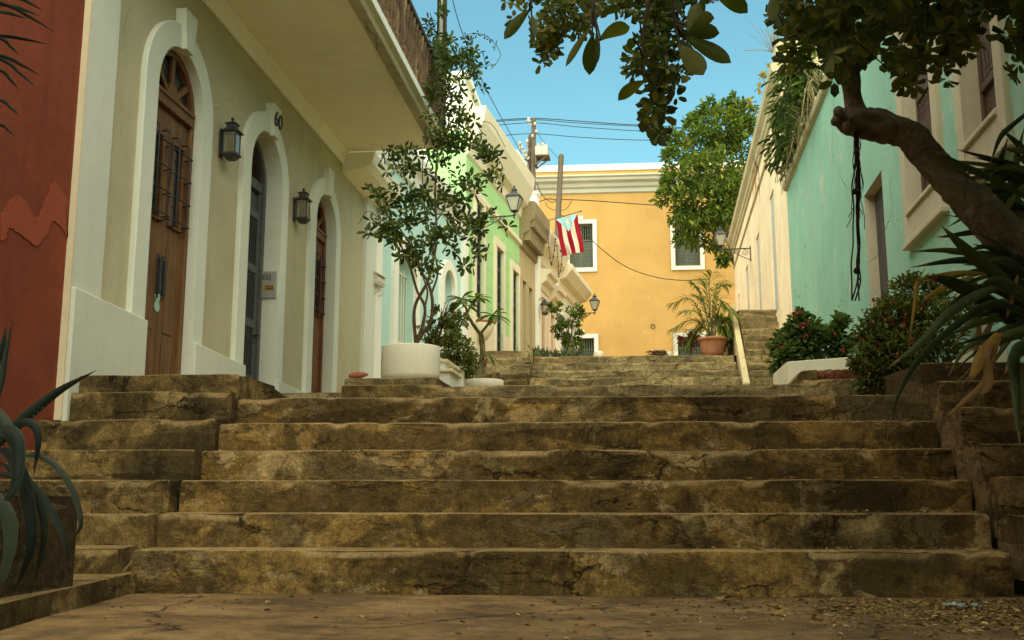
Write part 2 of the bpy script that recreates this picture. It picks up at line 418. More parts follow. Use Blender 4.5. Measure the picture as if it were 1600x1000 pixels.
sd = V((math.sin(SUN_AZ) * math.cos(SUN_EL), math.cos(SUN_AZ) * math.cos(SUN_EL), math.sin(SUN_EL)))
so.rotation_euler = sd.to_track_quat('Z', 'Y').to_euler(); so.location = (0, -5, 20)
cd = bpy.data.cameras.new('camera'); cd.sensor_width = 36; cd.lens = 36; cd.clip_end = 2000; cd.clip_start = .05
co = bpy.data.objects.new('camera', cd); COL.objects.link(co); co.location = CAM
co.rotation_euler = (R(90) + PITCH, 0, YAW); SC.camera = co
SC.view_settings.view_transform = 'Standard'; SC.view_settings.look = 'None'; SC.view_settings.exposure = 1.3; SC.view_settings.gamma = 1
SC.cycles.max_bounces = 8; SC.cycles.transparent_max_bounces = 8; SC.cycles.caustics_reflective = False; SC.cycles.caustics_refractive = False

# ================================================================ frames of the walls
FL = Fr(-3.8, 0, 0, 1)                                        # left house, faces +X
F2 = Fr(-3.8, 14.95, math.sin(R(6.5)), math.cos(R(6.5)))      # row beyond it, bends with the street
FR = Fr(2.5, 0, .035, 1, -1)                                  # right houses, face -X
FY = Fr(-8, 38.5, 1, math.tan(R(1.5)))                        # yellow building across the top

# ================================================================ materials of the setting
STONE = stonemat('worn_stone', c1=(.20, .122, .036), c2=(.37, .235, .078), darkness=.72, moss=.25, patch=.56, light=(.50, .36, .165))
STONE_D = stonemat('mossy_stone', c1=(.18, .122, .042), c2=(.33, .228, .085), darkness=.75, moss=.5, seed=3, patch=.6)
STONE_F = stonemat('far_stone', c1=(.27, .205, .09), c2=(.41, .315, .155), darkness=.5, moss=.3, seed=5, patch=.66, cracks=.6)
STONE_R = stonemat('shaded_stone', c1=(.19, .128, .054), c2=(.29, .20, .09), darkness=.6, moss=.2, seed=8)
def pavement_mat():
    g = N('pavement', .9, .2)
    n0 = g.noise(.8, None, 8, .65, .4)
    k = g.mix(g.ramp(n0, [(.35, 0), (.66, 1)]), (.085, .052, .021), (.25, .155, .06))
    n1 = g.noise(2.3, g.pos(1, 1.8, 1), 7, .7, .6)
    k = g.mix(g.math('MULTIPLY', g.ramp(n1, [(.46, 0), (.62, 1)]), .7), k, (.05, .033, .016))
    n2 = g.noise(1.4, g.pos(off=(4, 2, 0)), 7, .7, .3)
    k = g.mix(g.math('MULTIPLY', g.ramp(n2, [(.47, 0), (.62, 1)]), .65), k, (.30, .19, .08))
    mt = g.noise(11, None, 9, .78, .5)
    k = g.mix(.8, k, g.ramp(mt, [(.3, .4), (.5, .95), (.72, 1.5)]), 'MULTIPLY')
    gn = g.noise(120, None, 3, .8)
    k = g.mix(.6, k, g.ramp(gn, [(.25, .5), (.5, 1), (.8, 1.5)]), 'MULTIPLY')
    v = g.n('ShaderNodeTexVoronoi', feature='DISTANCE_TO_EDGE'); v.inputs['Scale'].default_value = .75
    dn = g.n('ShaderNodeTexNoise'); dn.inputs['Scale'].default_value = 2.2; dn.inputs['Detail'].default_value = 7; dn.inputs['Roughness'].default_value = .7
    g.l(g.geo.outputs['Position'], dn.inputs['Vector'])
    g.l(g.mix(.35, g.pos(1.1, .8, 1), dn.outputs['Color'], 'ADD'), v.inputs['Vector'])
    cr = g.ramp(v.outputs['Distance'], [(.002, 1), (.008, 0)])
    cr = g.math('MULTIPLY', cr, g.ramp(g.noise(.9, g.pos(off=(1, 6, 0)), 3), [(.42, 0), (.52, 1)]))
    k = g.mix(cr, k, (.015, .01, .006))
    h = g.math('SUBTRACT', g.math('ADD', g.noise(9, None, 7, .7), g.math('MULTIPLY', g.noise(60, None, 4, .8), .4)), cr)
    g.col(k).nrm(g.bump(h, .6, .02)); return g.m
PAVE = pavement_mat()
EARTH = plain('earth', (.10, .08, .04), .95, .1, .3, nscale=3)

# ================================================================ ground, street and stairs
mb = MB(); mb.wbox(-150, 150, -150, 200, -1.2, -.03)
tag(mb.build('ground', EARTH), kind='structure')
mb = MB()                                                    # pavement in front of the stairs: slightly uneven sheet
nx, ny = 90, 60
for j in range(ny + 1):
    for i in range(nx + 1):
        x = -7 + 14 * i / nx; y = -4 + 9.75 * j / ny
        mb.v.append((x, y, .012 * nz(x, y, 1, .7) + .006 * nz(x, y, 4, 2.5) - .006))
mb.f = [(j * (nx + 1) + i, j * (nx + 1) + i + 1, (j + 1) * (nx + 1) + i + 1, (j + 1) * (nx + 1) + i) for j in range(ny) for i in range(nx)]
tag(mb.build('pavement', PAVE, smooth=True), kind='structure')
# the landing and the climbing street behind the front stairs
prof = [(6.9, 1.145), (8.05, 1.15), (8.06, 1.325), (19.6, 2.40), (19.9, 2.42)]
mb = MB()
for y, z in prof: mb.v += [(-6, y, z), (6, y, z), (-6, y, -.5), (6, y, -.5)]
for i in range(len(prof) - 1):
    a, b = 4 * i, 4 * i + 4
    mb.f += [(a, a + 1, b + 1, b), (a, b, b + 2, a + 2), (a + 1, a + 3, b + 3, b + 1)]
mb.f += [(0, 2, 3, 1)]
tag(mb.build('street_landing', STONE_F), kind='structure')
mb = MB()
prof = [(21.25, 3.345), (25, 3.72), (34, 4.62), (40, 5.0), (60, 5.2)]
for y, z in prof: mb.v += [(-40 if y > 33 else -8, y, z), (40 if y > 33 else 8, y, z)]
for i in range(len(prof) - 1): mb.f.append((2 * i, 2 * i + 1, 2 * i + 3, 2 * i + 2))
mb.f.append((0, 1, 3, 2)); mb.f.pop()
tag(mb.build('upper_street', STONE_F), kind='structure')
mb = MB(); mb.plan([(-9, 20), (9, 20), (9, 60), (-9, 60)], -.5, [2.3, 2.3, 4.2, 4.2])
tag(mb.build('terrain', EARTH), kind='structure')

# front stairs: six steps and the low seventh set back behind them
st = thing('stone_staircase', 'wide worn brown stone staircase across the foreground, its treads cracked and patched', 'staircase', (0, 5.4, 0))
LX, RX, Y0L, Y0R, TR = -2.61, 1.93, 5.30, 5.57, .272
ZS = [.22, .406, .592, .778, .964, 1.152]
for k in range(6):
    mb = MB()
    d = .36 if k < 5 else 1.3
    zb = (-.05 if k == 0 else ZS[k - 1] - .12)
    stone(mb, (LX, Y0L + TR * k), (RX, Y0R + TR * k), d, zb, ZS[k], seed=k * 2.3 + 1, seg=.03, chip=.020, rough=.005)
    mb.build('step', STONE, st, smooth=True)
mb = MB(); stone(mb, (-1.45, 7.80), (1.36, 7.96), .6, 1.05, 1.342, seed=31, seg=.04, chip=.02)
mb.build('step', STONE_F, st, smooth=True)

# side flight on the left, up to the landing of the first door
ls = thing('side_steps', 'narrow mossy side steps on the left, climbing to the brown wooden door', 'steps', (-3.2, 5.2, 0))
LZ = [(5.21, .232, -2.66), (5.46, .40, -2.62), (5.73, .592, -2.63), (5.99, .778, -2.60), (6.30, .985, -2.61), (6.53, 1.19, -2.60), (6.63, 1.315, -2.60)]
for k, (y, z, xr) in enumerate(LZ):
    mb = MB()
    zb = -.05 if k == 0 else LZ[k - 1][1] - .1
    d = [.34, .34, .34, .4, .36, .3, .8][k]
    xl = -3.86 if k < 6 else -3.80
    stone(mb, (xl, y - .02), (xr, y + .02), d, zb, z, seed=50 + k * 3.7, seg=.035, chip=.03, rough=.007)
    mb.build('step', STONE_D, ls, smooth=True)
mb = MB(); mb.plan([(-3.79, 7.40), (-2.62, 7.42), (-2.62, 8.6), (-3.79, 8.6)], 1.0, [1.305, 1.305, 1.16, 1.16])
mb.build('ramp', STONE_D, ls, bevel=.02)
mb = MB(); mb.plan([(-3.86, 5.3), (-2.66, 5.3), (-2.66, 7.4), (-3.86, 7.4)], -.1, [.1, .1, 1.1, 1.1])
mb.build('core', STONE_D, ls)

# side flight on the right
rs = thing('side_steps', 'dark stone side steps on the right, under the strap-leaved plant', 'steps', (2.4, 5.2, 0))
RZ = [(5.12, .20, 1.97), (5.40, .40, 1.95), (5.68, .60, 1.94), (5.95, .79, 1.94), (6.25, 1.02, 1.95), (6.66, 1.22, 1.95), (7.1, 1.39, 1.97)]
for k, (y, z, xl) in enumerate(RZ):
    mb = MB()
    zb = -.05 if k == 0 else RZ[k - 1][1] - .12
    stone(mb, (xl + .02, y + .06), (2.75, y + .1), [.36, .36, .36, .38, .5, .6, .9][k], zb, z, seed=90 + k * 4.1, seg=.035, chip=.02, rough=.008)
    mb.build('step', STONE_R, rs, smooth=True)
mb = MB(); mb.plan([(2.03, 5.3), (2.7, 5.3), (2.7, 7.6), (2.03, 7.6)], -.1, [.1, .1, 1.2, 1.2]); mb.build('core', STONE_R, rs)

# low ledge under the white pot, with its slab
lg = thing('stone_ledge', 'low dark stone ledge with a slab on top, in front of the round white planter', 'ledge', (-1.85, 7.8, 1.1))
mb = MB(); stone(mb, (-2.26, 7.98), (-1.44, 7.98), 2.3, 1.05, 1.375, seed=121, seg=.04, chip=.03, rough=.012); mb.build('body', STONE_D, lg, smooth=True)
mb = MB(); stone(mb, (-2.25, 8.02), (-1.50, 8.02), 2.2, 1.36, 1.435, seed=127, seg=.04, chip=.012); mb.build('slab', STONE_F, lg, smooth=True)

# far flight up to the top of the street
fs = thing('stone_staircase', 'far flight of weathered stone steps running up to the yellow building', 'staircase', (0, 19.9, 2.4))
for j in range(5):
    mb = MB(); stone(mb, (-1.86, 19.55 + .33 * j), (2.22, 19.75 + .33 * j), .5, 2.2 + .186 * j - .1, 2.59 + .186 * j, seed=140 + j * 3.3, seg=.06, chip=.03, rough=.012)
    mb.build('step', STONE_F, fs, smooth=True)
fl2 = thing('side_steps', 'short block of weathered stone steps beside the frangipani, left of the far flight', 'steps', (-2.3, 19.3, 2.3))
for j in range(6):
    mb = MB(); stone(mb, (-2.85, 19.02 + .33 * j), (-1.87, 19.10 + .33 * j), .5, 2.2 + .18 * (j - 1), 2.52 + .186 * j - .01, seed=170 + j * 2.9, seg=.06, chip=.03, rough=.015)
    mb.build('step', STONE_D if j in (1, 2) else STONE_F, fl2, smooth=True)
# narrow staircase along the cream wall
ns = thing('narrow_staircase', 'narrow stone staircase with a cream side wall, climbing along the cream house', 'staircase', (2.75, 19.8, 2.4))
for j in range(12):
    a = 19.7 + .245 * j; xr = 2.5 + .035 * a
    mb = MB(); stone(mb, (2.36 + .012 * j, a), (xr + .02, a + .04), .34, 2.35 + .17 * j - .1, 2.55 + .178 * j, seed=200 + j * 1.9, seg=.07, chip=.02, rough=.008)
    mb.build('step', STONE_F, ns, smooth=True)
CREAMW = paint('cream_stair_wall', (.52, .42, .23), .18, .6, (.22, .16, .08), .4, seed=4)
mb = MB(); mb.plan([(2.23, 19.72), (2.355, 19.72), (2.44, 22.6), (2.34, 22.6)], 2.2, [2.62, 2.62, 4.66, 4.66])
mb.build('side_wall', CREAMW, ns, bevel=.01)
mb = MB(); mb.plan([(2.30, 22.55), (3.36, 22.6), (3.5, 30), (2.6, 30)], 2.2, 4.50); mb.build('upper_landing', STONE_F, ns)
# ================================================================ left: red house, white house number 60
RED = paint('red_paint', (.205, .045, .018), .22, .45, (.10, .025, .012), .55, seed=2)
RED_L = paint('light_red_paint', (.27, .06, .025), .1, .2, (.2, .05, .02), .4, seed=3)
WHITE = paint('white_render', (.60, .615, .50), .08, .2, (.36, .33, .2), .22, seed=5)
TRIMW = paint('white_trim', (.66, .68, .555), .06, .14, (.42, .38, .25), .2, seed=6)
OLIVE = paint('olive_render', (.48, .435, .27), .12, .3, (.28, .24, .14), .3, crack=.35, seed=7)
SOFFIT = paint('soffit_plaster', (.92, .87, .68), .06, .12, (.34, .26, .13), .12, crack=.3, seed=8)
CREAMS = paint('cream_edge', (.66, .56, .36), .08, .15, (.4, .3, .16), .25, seed=9)
rh = thing('red_house', 'dark red painted house wall at the left edge, with a lighter patched band', 'house', (-3.79, 4, 0))
FRD = Fr(-3.79, 0, 0, 1)
mb = MB(); mb.box(FRD, -9, 6.47, -.5, 0, -.1, 8); mb.build('wall', RED, rh)
# the lighter repainted patch with a jagged, sagging outline: a paint film a few mm thick
top = [(0, 338), (12, 318), (28, 306), (42, 320), (52, 338), (60, 336), (70, 312), (78, 292), (86, 284), (96, 300), (104, 312)]
bot = [(104, 372), (96, 356), (82, 346), (74, 364), (66, 374), (56, 384), (44, 376), (30, 366), (14, 356), (8, 372), (0, 376)]
def wavy(q):
    out = []
    for i in range(len(q) - 1):
        p0, p1, p2, p3 = q[max(i - 1, 0)], q[i], q[i + 1], q[min(i + 2, len(q) - 1)]
        for j in range(12):
            t = j / 12; out.append(tuple(.5 * (2 * p1[k] + (p2[k] - p0[k]) * t + (2 * p0[k] - 5 * p1[k] + 4 * p2[k] - p3[k]) * t * t + (3 * p1[k] - p0[k] - 3 * p2[k] + p3[k]) * t ** 3) + (3.2 * noise.noise(V((q[i][0] * 1.3 + t * 14, q[i][1], k * 5))) + 1.6 * noise.noise(V((q[i][0] + t * 37, q[i][1] * 2, k * 5)))) for k in (0, 1)))
    return out + [q[-1]]
pp = [FRD.hit(x, y) for x, y in wavy(top)] + [FRD.hit(x, y) for x, y in wavy(bot)]
mb = MB(); mb.prism(FRD, pp, .002, .006); mb.build('paint_patch', RED_L, rh)

hs = thing('white_house', 'house number 60, off-white with olive panels, three arched doors and a deep balcony', 'house', (-3.8, 10.7, 1.1))
U0, U1 = 6.49, 14.93
DR = [(7.57, 8.48), (9.69, 10.65), (11.92, 12.80)]
SP = [3.86, 3.86, 3.86]
AZ = [SP[i] + (DR[i][1] - DR[i][0]) / 2 for i in range(3)]
mb = MB(); wall(mb, FL, U0, U1, .9, 8.2, [(a, b, 1.1, AZ[i], True) for i, (a, b) in enumerate(DR)], 0, .34)
mb.add([FL.p(U0, 0, .9), FL.p(U0, 0, 8.2), FL.p(U0, -.5, 8.2), FL.p(U0, -.5, .9)], [(0, 1, 2, 3)])
mb.add([FL.p(U1, 0, .9), FL.p(U1, 0, 8.2), FL.p(U1, -4, 8.2), FL.p(U1, -4, .9)], [(0, 1, 2, 3)])
mb.add([FL.p(U0, 0, 8.2), FL.p(U1, 0, 8.2), FL.p(U1, -4, 8.2), FL.p(U0, -4, 8.2)], [(0, 1, 2, 3)])
mb.build('wall', OLIVE, hs)
mb = MB(); mb.box(FL, 6.475, 6.885, -.3, .055, 1.1, 5.14); mb.build('pilaster', WHITE, hs, bevel=.008)
mb = MB(); mb.box(FL, 6.458, 6.474, -.3, .058, 1.0, 5.6); mb.build('cream_edge', CREAMS, hs)
mb = MB(); mb.box(FL, 14.33, 14.93, -.3, .06, 1.1, 5.14); mb.build('pilaster', TRIMW, hs, bevel=.008)
# plinth between the doors, its top falling gently along the street
def zp(u): return 1.885 - .043 * (u - 7.0)
segs = [(6.478, DR[0][0]), (DR[0][1], DR[1][0]), (DR[1][1], DR[2][0]), (DR[2][1], 14.92)]
for a, b in segs:
    p = FL.p; mb = MB()
    mb.hexa([p(a, -.02, .95), p(b, -.02, .95), p(b, .085, .95), p(a, .085, .95), p(a, -.02, zp(a)), p(b, -.02, zp(b)), p(b, .085, zp(b)), p(a, .085, zp(a))])
    mb.build('plinth', WHITE, hs, bevel=.01)
for i, (a, b) in enumerate(DR):
    t = .215
    inn = arch_pts(a, b, zp(a) - .05, SP[i], 20); out = arch_pts(a - t, b + t, zp(a) - .05, SP[i], 20)
    mb = MB(); mb.ring(FL, inn, out, -.01, .05)
    mb.build('arch_surround', TRIMW, hs, bevel=.006)
    c = (a + b) / 2 + (.10 if i == 1 else 0)
    mb = MB(); mb.prism(FL, [(c - .075, AZ[i] - .012), (c + .075, AZ[i] - .012), (c + .125, AZ[i] + .345), (c - .125, AZ[i] + .345)], -.005, .095)
    mb.build('keystone', TRIMW, hs, bevel=.006)
    mb = MB()                                                # white reveals of the doorway
    pts = arch_pts(a + .004, b - .004, 1.1, SP[i], 20)
    for p0, p1 in zip(pts[:-1], pts[1:]):
        mb.add([FL.p(p0[0], .051, p0[1]), FL.p(p1[0], .051, p1[1]), FL.p(p1[0], -.33, p1[1]), FL.p(p0[0], -.33, p0[1])], [(0, 1, 2, 3)])
    mb.build('reveal', WHITE, hs)
# ---- doors
WOOD = woodmat('oiled_wood', (.07, .028, .008), (.20, .088, .025), .5, wear=((.32, .165, .06), .4))
WOOD_R = woodmat('reddish_wood', (.10, .032, .010), (.20, .07, .022), .5)
IRON = plain('black_iron', (.022, .022, .022), .5, .4, .3, nscale=30)
GLASSD = glassmat('dark_glass', (.018, .022, .02), .12)
GREYIRON = plain('grey_louvre', (.085, .088, .080), .55, .4, .3, nscale=25)
MINTD = plain('mint_disc', (.32, .50, .40), .5, .3, .05)
def arch_leaf(mb, ua, ub, c, r, za, zs, n0, n1, k=10):
    """a door panel whose head follows the arch (centre c, radius r) between ua and ub"""
    pts = [(ua, za), (ub, za)]
    for i in range(k + 1):
        u = ub + (ua - ub) * i / k; dd = max(0, r * r - (u - c) ** 2); pts.append((u, zs + math.sqrt(dd)))
    mb.prism(FL, pts, n0, n1)
def wood_door(a, b, zs, nd, mat, label):
    c = (a + b) / 2; r = (b - a) / 2
    o = arch_pts(a + .005, b - .005, 1.12, zs, 18); i = arch_pts(a + .065, b - .065, 1.12, zs, 18)
    mb = MB(); mb.ring(FL, i, o, nd - .05, nd + .03)
    d = mb.build('door', mat, hs, bevel=.004); d['label'] = label
    mb = MB(); mb.box(FL, a + .055, b - .055, nd - .04, nd + .045, zs - .10, zs + .0); mb.box(FL, a + .055, b - .055, nd - .04, nd + .06, zs - .015, zs + .02)
    mb.build('transom', mat, d, bevel=.004)
    mb = MB(); arch_leaf(mb, a + .06, b - .06, c, r - .06, zs + .02, zs, nd - .03, nd - .015); mb.build('fanlight_glass', GLASSD, d)
    mb = MB(); mb.prism(FL, [(c - .14, zs + .015), (c + .14, zs + .015), (c + .05, zs + .15), (c - .05, zs + .15)], nd - .012, nd + .03)
    for an in (38, 90, 142):
        x, z = math.cos(R(an)), math.sin(R(an)); rr = r - .05
        q = [(c + x * .08 - z * .02, zs + z * .08 + x * .02), (c + x * .08 + z * .02, zs + z * .08 - x * .02), (c + x * rr + z * .03, zs + z * rr - x * .03), (c + x * rr - z * .03, zs + z * rr + x * .03)]
        mb.prism(FL, q, nd - .012, nd + .02)
    mb.build('fanlight_bars', mat, d, bevel=.003)
    for s in (0, 1):
        ua, ub = (a + .066, c - .004) if s == 0 else (c + .004, b - .066)
        wa, wb = (ua + .085, ub - .085)
        z0w, z1w = 2.80, 3.50
        mb = MB()
        mb.box(FL, ua, wa, nd - .035, nd, 1.13, zs - .102); mb.box(FL, wb, ub, nd - .035, nd, 1.13, zs - .102)
        mb.box(FL, wa, wb, nd - .035, nd - .002, 1.13, z0w); mb.box(FL, wa, wb, nd - .035, nd - .002, z1w, zs - .102)
        for uu in (wa - .012, wb - .012): mb.box(FL, uu, uu + .024, nd, nd + .018, z0w - .02, z1w + .02)
        for zz in (z0w - .03, z1w + .006): mb.box(FL, wa - .02, wb + .02, nd - .001, nd + .02, zz, zz + .024)
        mb.box(FL, (wa + wb) / 2 - .006, (wa + wb) / 2 + .006, nd - .003, nd + .004, z1w + .05, zs - .12)
        for (qa, qb) in ((1.25, 1.75), (1.85, 2.6)): mb.box(FL, wa + .01, wb - .01, nd - .004, nd + .006, qa, qb)
        lf = mb.build('door_leaf', mat, d, bevel=.004)
        mb = MB(); mb.box(FL, wa, wb, nd - .03, nd - .02, z0w, z1w); mb.build('window_glass', GLASSD, d)
        mb = MB()                                             # bowed iron grille over the glass
        for uu in (wa + .005, wb - .005):
            mb.tube([FL.p(uu, nd, z1w + .06), FL.p(uu, nd + .05, z1w + .06), FL.p(uu, nd + .07, z1w + .03), FL.p(uu, nd + .07, z0w), FL.p(uu, nd + .05, z0w - .03), FL.p(uu, nd, z0w - .03)], .007, 6)
        for zz in (z0w + .02, z0w + .22, z0w + .43, z1w - .06):
            mb.tube([FL.p(wa - .05, nd, zz), FL.p(wa - .04, nd + .065, zz), FL.p(wb + .05, nd + .075, zz), FL.p(wb + .06, nd, zz)], .007, 6)
        mb.build('window_grille', IRON, d, smooth=True)
    return d
d1 = wood_door(DR[0][0], DR[0][1], SP[0], -.065, WOOD, 'brown oiled wooden double door with black pull handles')
c0 = (DR[0][0] + DR[0][1]) / 2
for s in (-1, 1):
    mb = MB(); u = c0 + s * .045; mb.box(FL, u - .016, u + .016, -.065, -.03, 2.16, 2.46); mb.box(FL, u - .02, u + .02, -.066, -.055, 2.12, 2.50)
    mb.build('handle', IRON, d1, bevel=.006)
for k, (px, py) in enumerate([(249.5, 447), (248, 463), (247, 479)]):
    u, z = FL.hit(px, py, -.05)
    mb = MB(); m = 22; rr = .042
    mb.prism(FL, [(u + rr * (1 + .06 * (j % 2)) * math.cos(2 * math.pi * j / m), z + rr * 1.08 * (1 + .06 * (j % 2)) * math.sin(2 * math.pi * j / m)) for j in range(m)], -.066, -.057)
    mb.build('mint_disc', MINTD, d1)
# louvred grey door of number 60
a, b = DR[1]; zs = SP[1]; nd = -.165; c = (a + b) / 2; r = (b - a) / 2
mb = MB(); mb.ring(FL, arch_pts(a + .07, b - .07, 1.12, zs, 18), arch_pts(a + .005, b - .005, 1.12, zs, 18), nd - .06, nd + .03)
d2 = mb.build('door', GREYIRON, hs, bevel=.004); d2['label'] = 'dark grey louvred door with perforated panels'
mb = MB()
rows = [1.13, 1.68, 2.28, 2.88, 3.48, 3.80]
for (ua, ub) in ((a + .07, c - .004), (c + .004, b - .07)):
    mb.box(FL, ua, ua + .06, nd - .04, nd, 1.13, 3.79); mb.box(FL, ub - .06, ub, nd - .04, nd, 1.13, 3.79)
    for z in rows: mb.box(FL, ua + .06, ub - .06, nd - .04, nd - .001, z, z + .085)
    mb.box(FL, ua, ub, nd - .045, nd - .038, 1.13, 3.8)
mb.box(FL, a + .07, b - .07, nd - .04, nd + .012, 3.79, 3.90)
mb.build('door_frame', GREYIRON, d2, bevel=.004)
mb = MB()
for (ua, ub) in ((a + .13, c - .064), (c + .064, b - .13)):
    for z0, z1 in zip(rows[:-2], rows[1:-1]):
        z = z0 + .10
        while z < z1 - .02:
            mb.prof(FL, [(nd - .030, z), (nd - .008, z - .014), (nd - .006, z - .010), (nd - .028, z + .005)], ua, ub); z += .026
        for q in range(5): mb.tube([FL.p(ua + (ub - ua) * (q + .5) / 5, nd - .004, z0 + .09), FL.p(ua + (ub - ua) * (q + .5) / 5, nd - .004, z1)], .004, 5)
mb.build('louvres', GREYIRON, d2)
BRICKL = plain('rusty_louvre', (.075, .05, .035), .7, .2, .35)
mb = MB(); z = 3.92
while z < zs + r - .1:
    hw = math.sqrt(max(0, (r - .075) ** 2 - (z + .01 - zs) ** 2))
    if hw > .03: mb.prof(FL, [(nd - .032, z), (nd - .006, z - .016), (nd - .003, z - .01), (nd - .028, z + .008)], c - hw, c + hw)
    z += .03
mb.build('fan_louvres', BRICKL, d2)
mb = MB(); arch_leaf(mb, a + .06, b - .06, c, r - .065, 3.88, zs, nd - .06, nd - .045); mb.build('fan_back', BRICKL, d2)
mb = MB(); mb.tube([FL.p(c + .35, nd, 2.2), FL.p(c + .35, nd + .05, 2.2), FL.p(c + .30, nd + .055, 2.2)], .012, 8); mb.build('handle', IRON, d2, smooth=True)
wood_door(DR[2][0], DR[2][1], SP[2], -.115, WOOD_R, 'reddish wooden double door, farthest of the three')
# dark rooms behind the doors
mb = MB()
for (a, b) in DR: mb.box(FL, a, b, -.5, -.335, 1.1, 4.4)
mb.build('inner_wall', plain('dark_interior', (.01, .01, .01), .9, .1), hs)
# the number: two black iron digits on the middle keystone
cu = bpy.data.curves.new('number', 'FONT'); cu.body = '60'; cu.size = .25; cu.extrude = .006; cu.bevel_depth = 0; cu.align_x = 'CENTER'; cu.align_y = 'CENTER'; cu.shear = .12; cu.space_character = 1.0
to = bpy.data.objects.new('number_tmp', cu); COL.objects.link(to)
bpy.context.view_layer.update()
me = bpy.data.meshes.new_from_object(to.evaluated_get(bpy.context.evaluated_depsgraph_get()))
bpy.data.objects.remove(to); me.name = 'house_number'
no = bpy.data.objects.new('house_number', me); COL.objects.link(no); no.parent = hs
cc = (DR[1][0] + DR[1][1]) / 2
me.transform(Matrix(((0, 0, 1, 0), (1, 0, 0, 0), (0, 1, 0, 0), (0, 0, 0, 1))))
no.location = FL.p(cc + .10, .102, AZ[1] + .18) - wloc(hs); me.materials.clear(); me.materials.append(IRON)
no['label'] = 'black number 60 on the keystone'
# ---- balcony
BZ, BN, BU0, BU1 = 5.15, 1.42, 6.3, 13.12
mb = MB(); mb.prof(FL, [(-.3, BZ), (BN - .1, BZ), (BN - .06, BZ - .02), (BN - .03, BZ + .02), (BN - .03, BZ + .12), (-.3, BZ + .12)], BU0, BU1)
bal = mb.build('balcony', SOFFIT, hs)
mb = MB(); mb.box(FL, BU0 - .01, BU1 + .01, BN - .04, BN + .035, BZ + .03, BZ + .135); mb.build('fascia', TRIMW, bal, bevel=.01)
STAINC = paint('stained_edge', (.50, .45, .30), .2, .75, (.13, .10, .05), .4, crack=1, seed=11)
mb = MB(); mb.box(FL, BU0, BU1, BN - .16, BN - .045, BZ - .03, BZ + .02); mb.build('drip_edge', STAINC, bal, bevel=.008)
mb = MB(); mb.prof(FL, [(0, 4.98), (.03, 4.98), (.05, 5.06), (.10, 5.12), (.10, 5.149), (0, 5.149)], 6.4, 14.95)
mb.prof(FL, [(.0, 4.86), (.34, 4.93), (.42, 5.0), (.46, 5.148), (0, 5.148)], 13.13, 14.94); mb.build('cornice', SOFFIT, hs, bevel=.005)
OLDW = woodmat('weathered_baluster', (.03, .018, .009), (.15, .085, .035), .8, wear=((.42, .27, .11), .5))
OLDD = woodmat('dark_rail_wood', (.03, .02, .012), (.07, .045, .025), .8)
bp = [(.034, 0), (.034, .09), (.020, .11), (.038, .15), (.038, .17), (.017, .20), (.036, .30), (.030, .42), (.017, .55), (.034, .58), (.017, .60), (.036, .66), (.036, .78)]
me0 = None; u = BU0 + .2; i = 0
while u < BU1 - .12:
    if me0 is None:
        mb = MB(); mb.lathe((0, 0, 0), [(rr, z) for rr, z in bp], 10)
        ob = mb.build('baluster', OLDW, smooth=True); me0 = ob.data; ob.parent = bal
    else:
        ob = bpy.data.objects.new('baluster', me0); COL.objects.link(ob); ob.parent = bal
    ob.location = FL.p(u, BN - .03, BZ + .15) - wloc(bal); u += .165
mb = MB(); mb.box(FL, BU0, BU1, BN - .075, BN + .015, BZ + .92, BZ + .985); mb.box(FL, BU0, BU1, BN - .06, BN, BZ + .136, BZ + .156); mb.build('handrail', OLDD, bal, bevel=.01)
PIPE = plain('pale_pipe', (.35, .34, .28), .5, .4, .1)
mb = MB(); mb.box(FL, BU1 - .13, BU1 - .01, BN - .10, BN + .02, BZ + .136, 7.9); mb.build('post', OLDD, bal, bevel=.01)
mb = MB()
for q in (0, 1): mb.tube([FL.p(BU1 - .30 + .07 * q, BN - .02, BZ + .95), FL.p(BU1 - .30 + .07 * q, BN - .02, 7.9)], .022, 8)
mb.build('pipe', PIPE, bal, smooth=True)
mb = MB(); mb.box(FL, BU0, BU1 + .3, -.3, BN + .3, 7.9, 8.05); mb.build('balcony_roof', OLDD, hs)
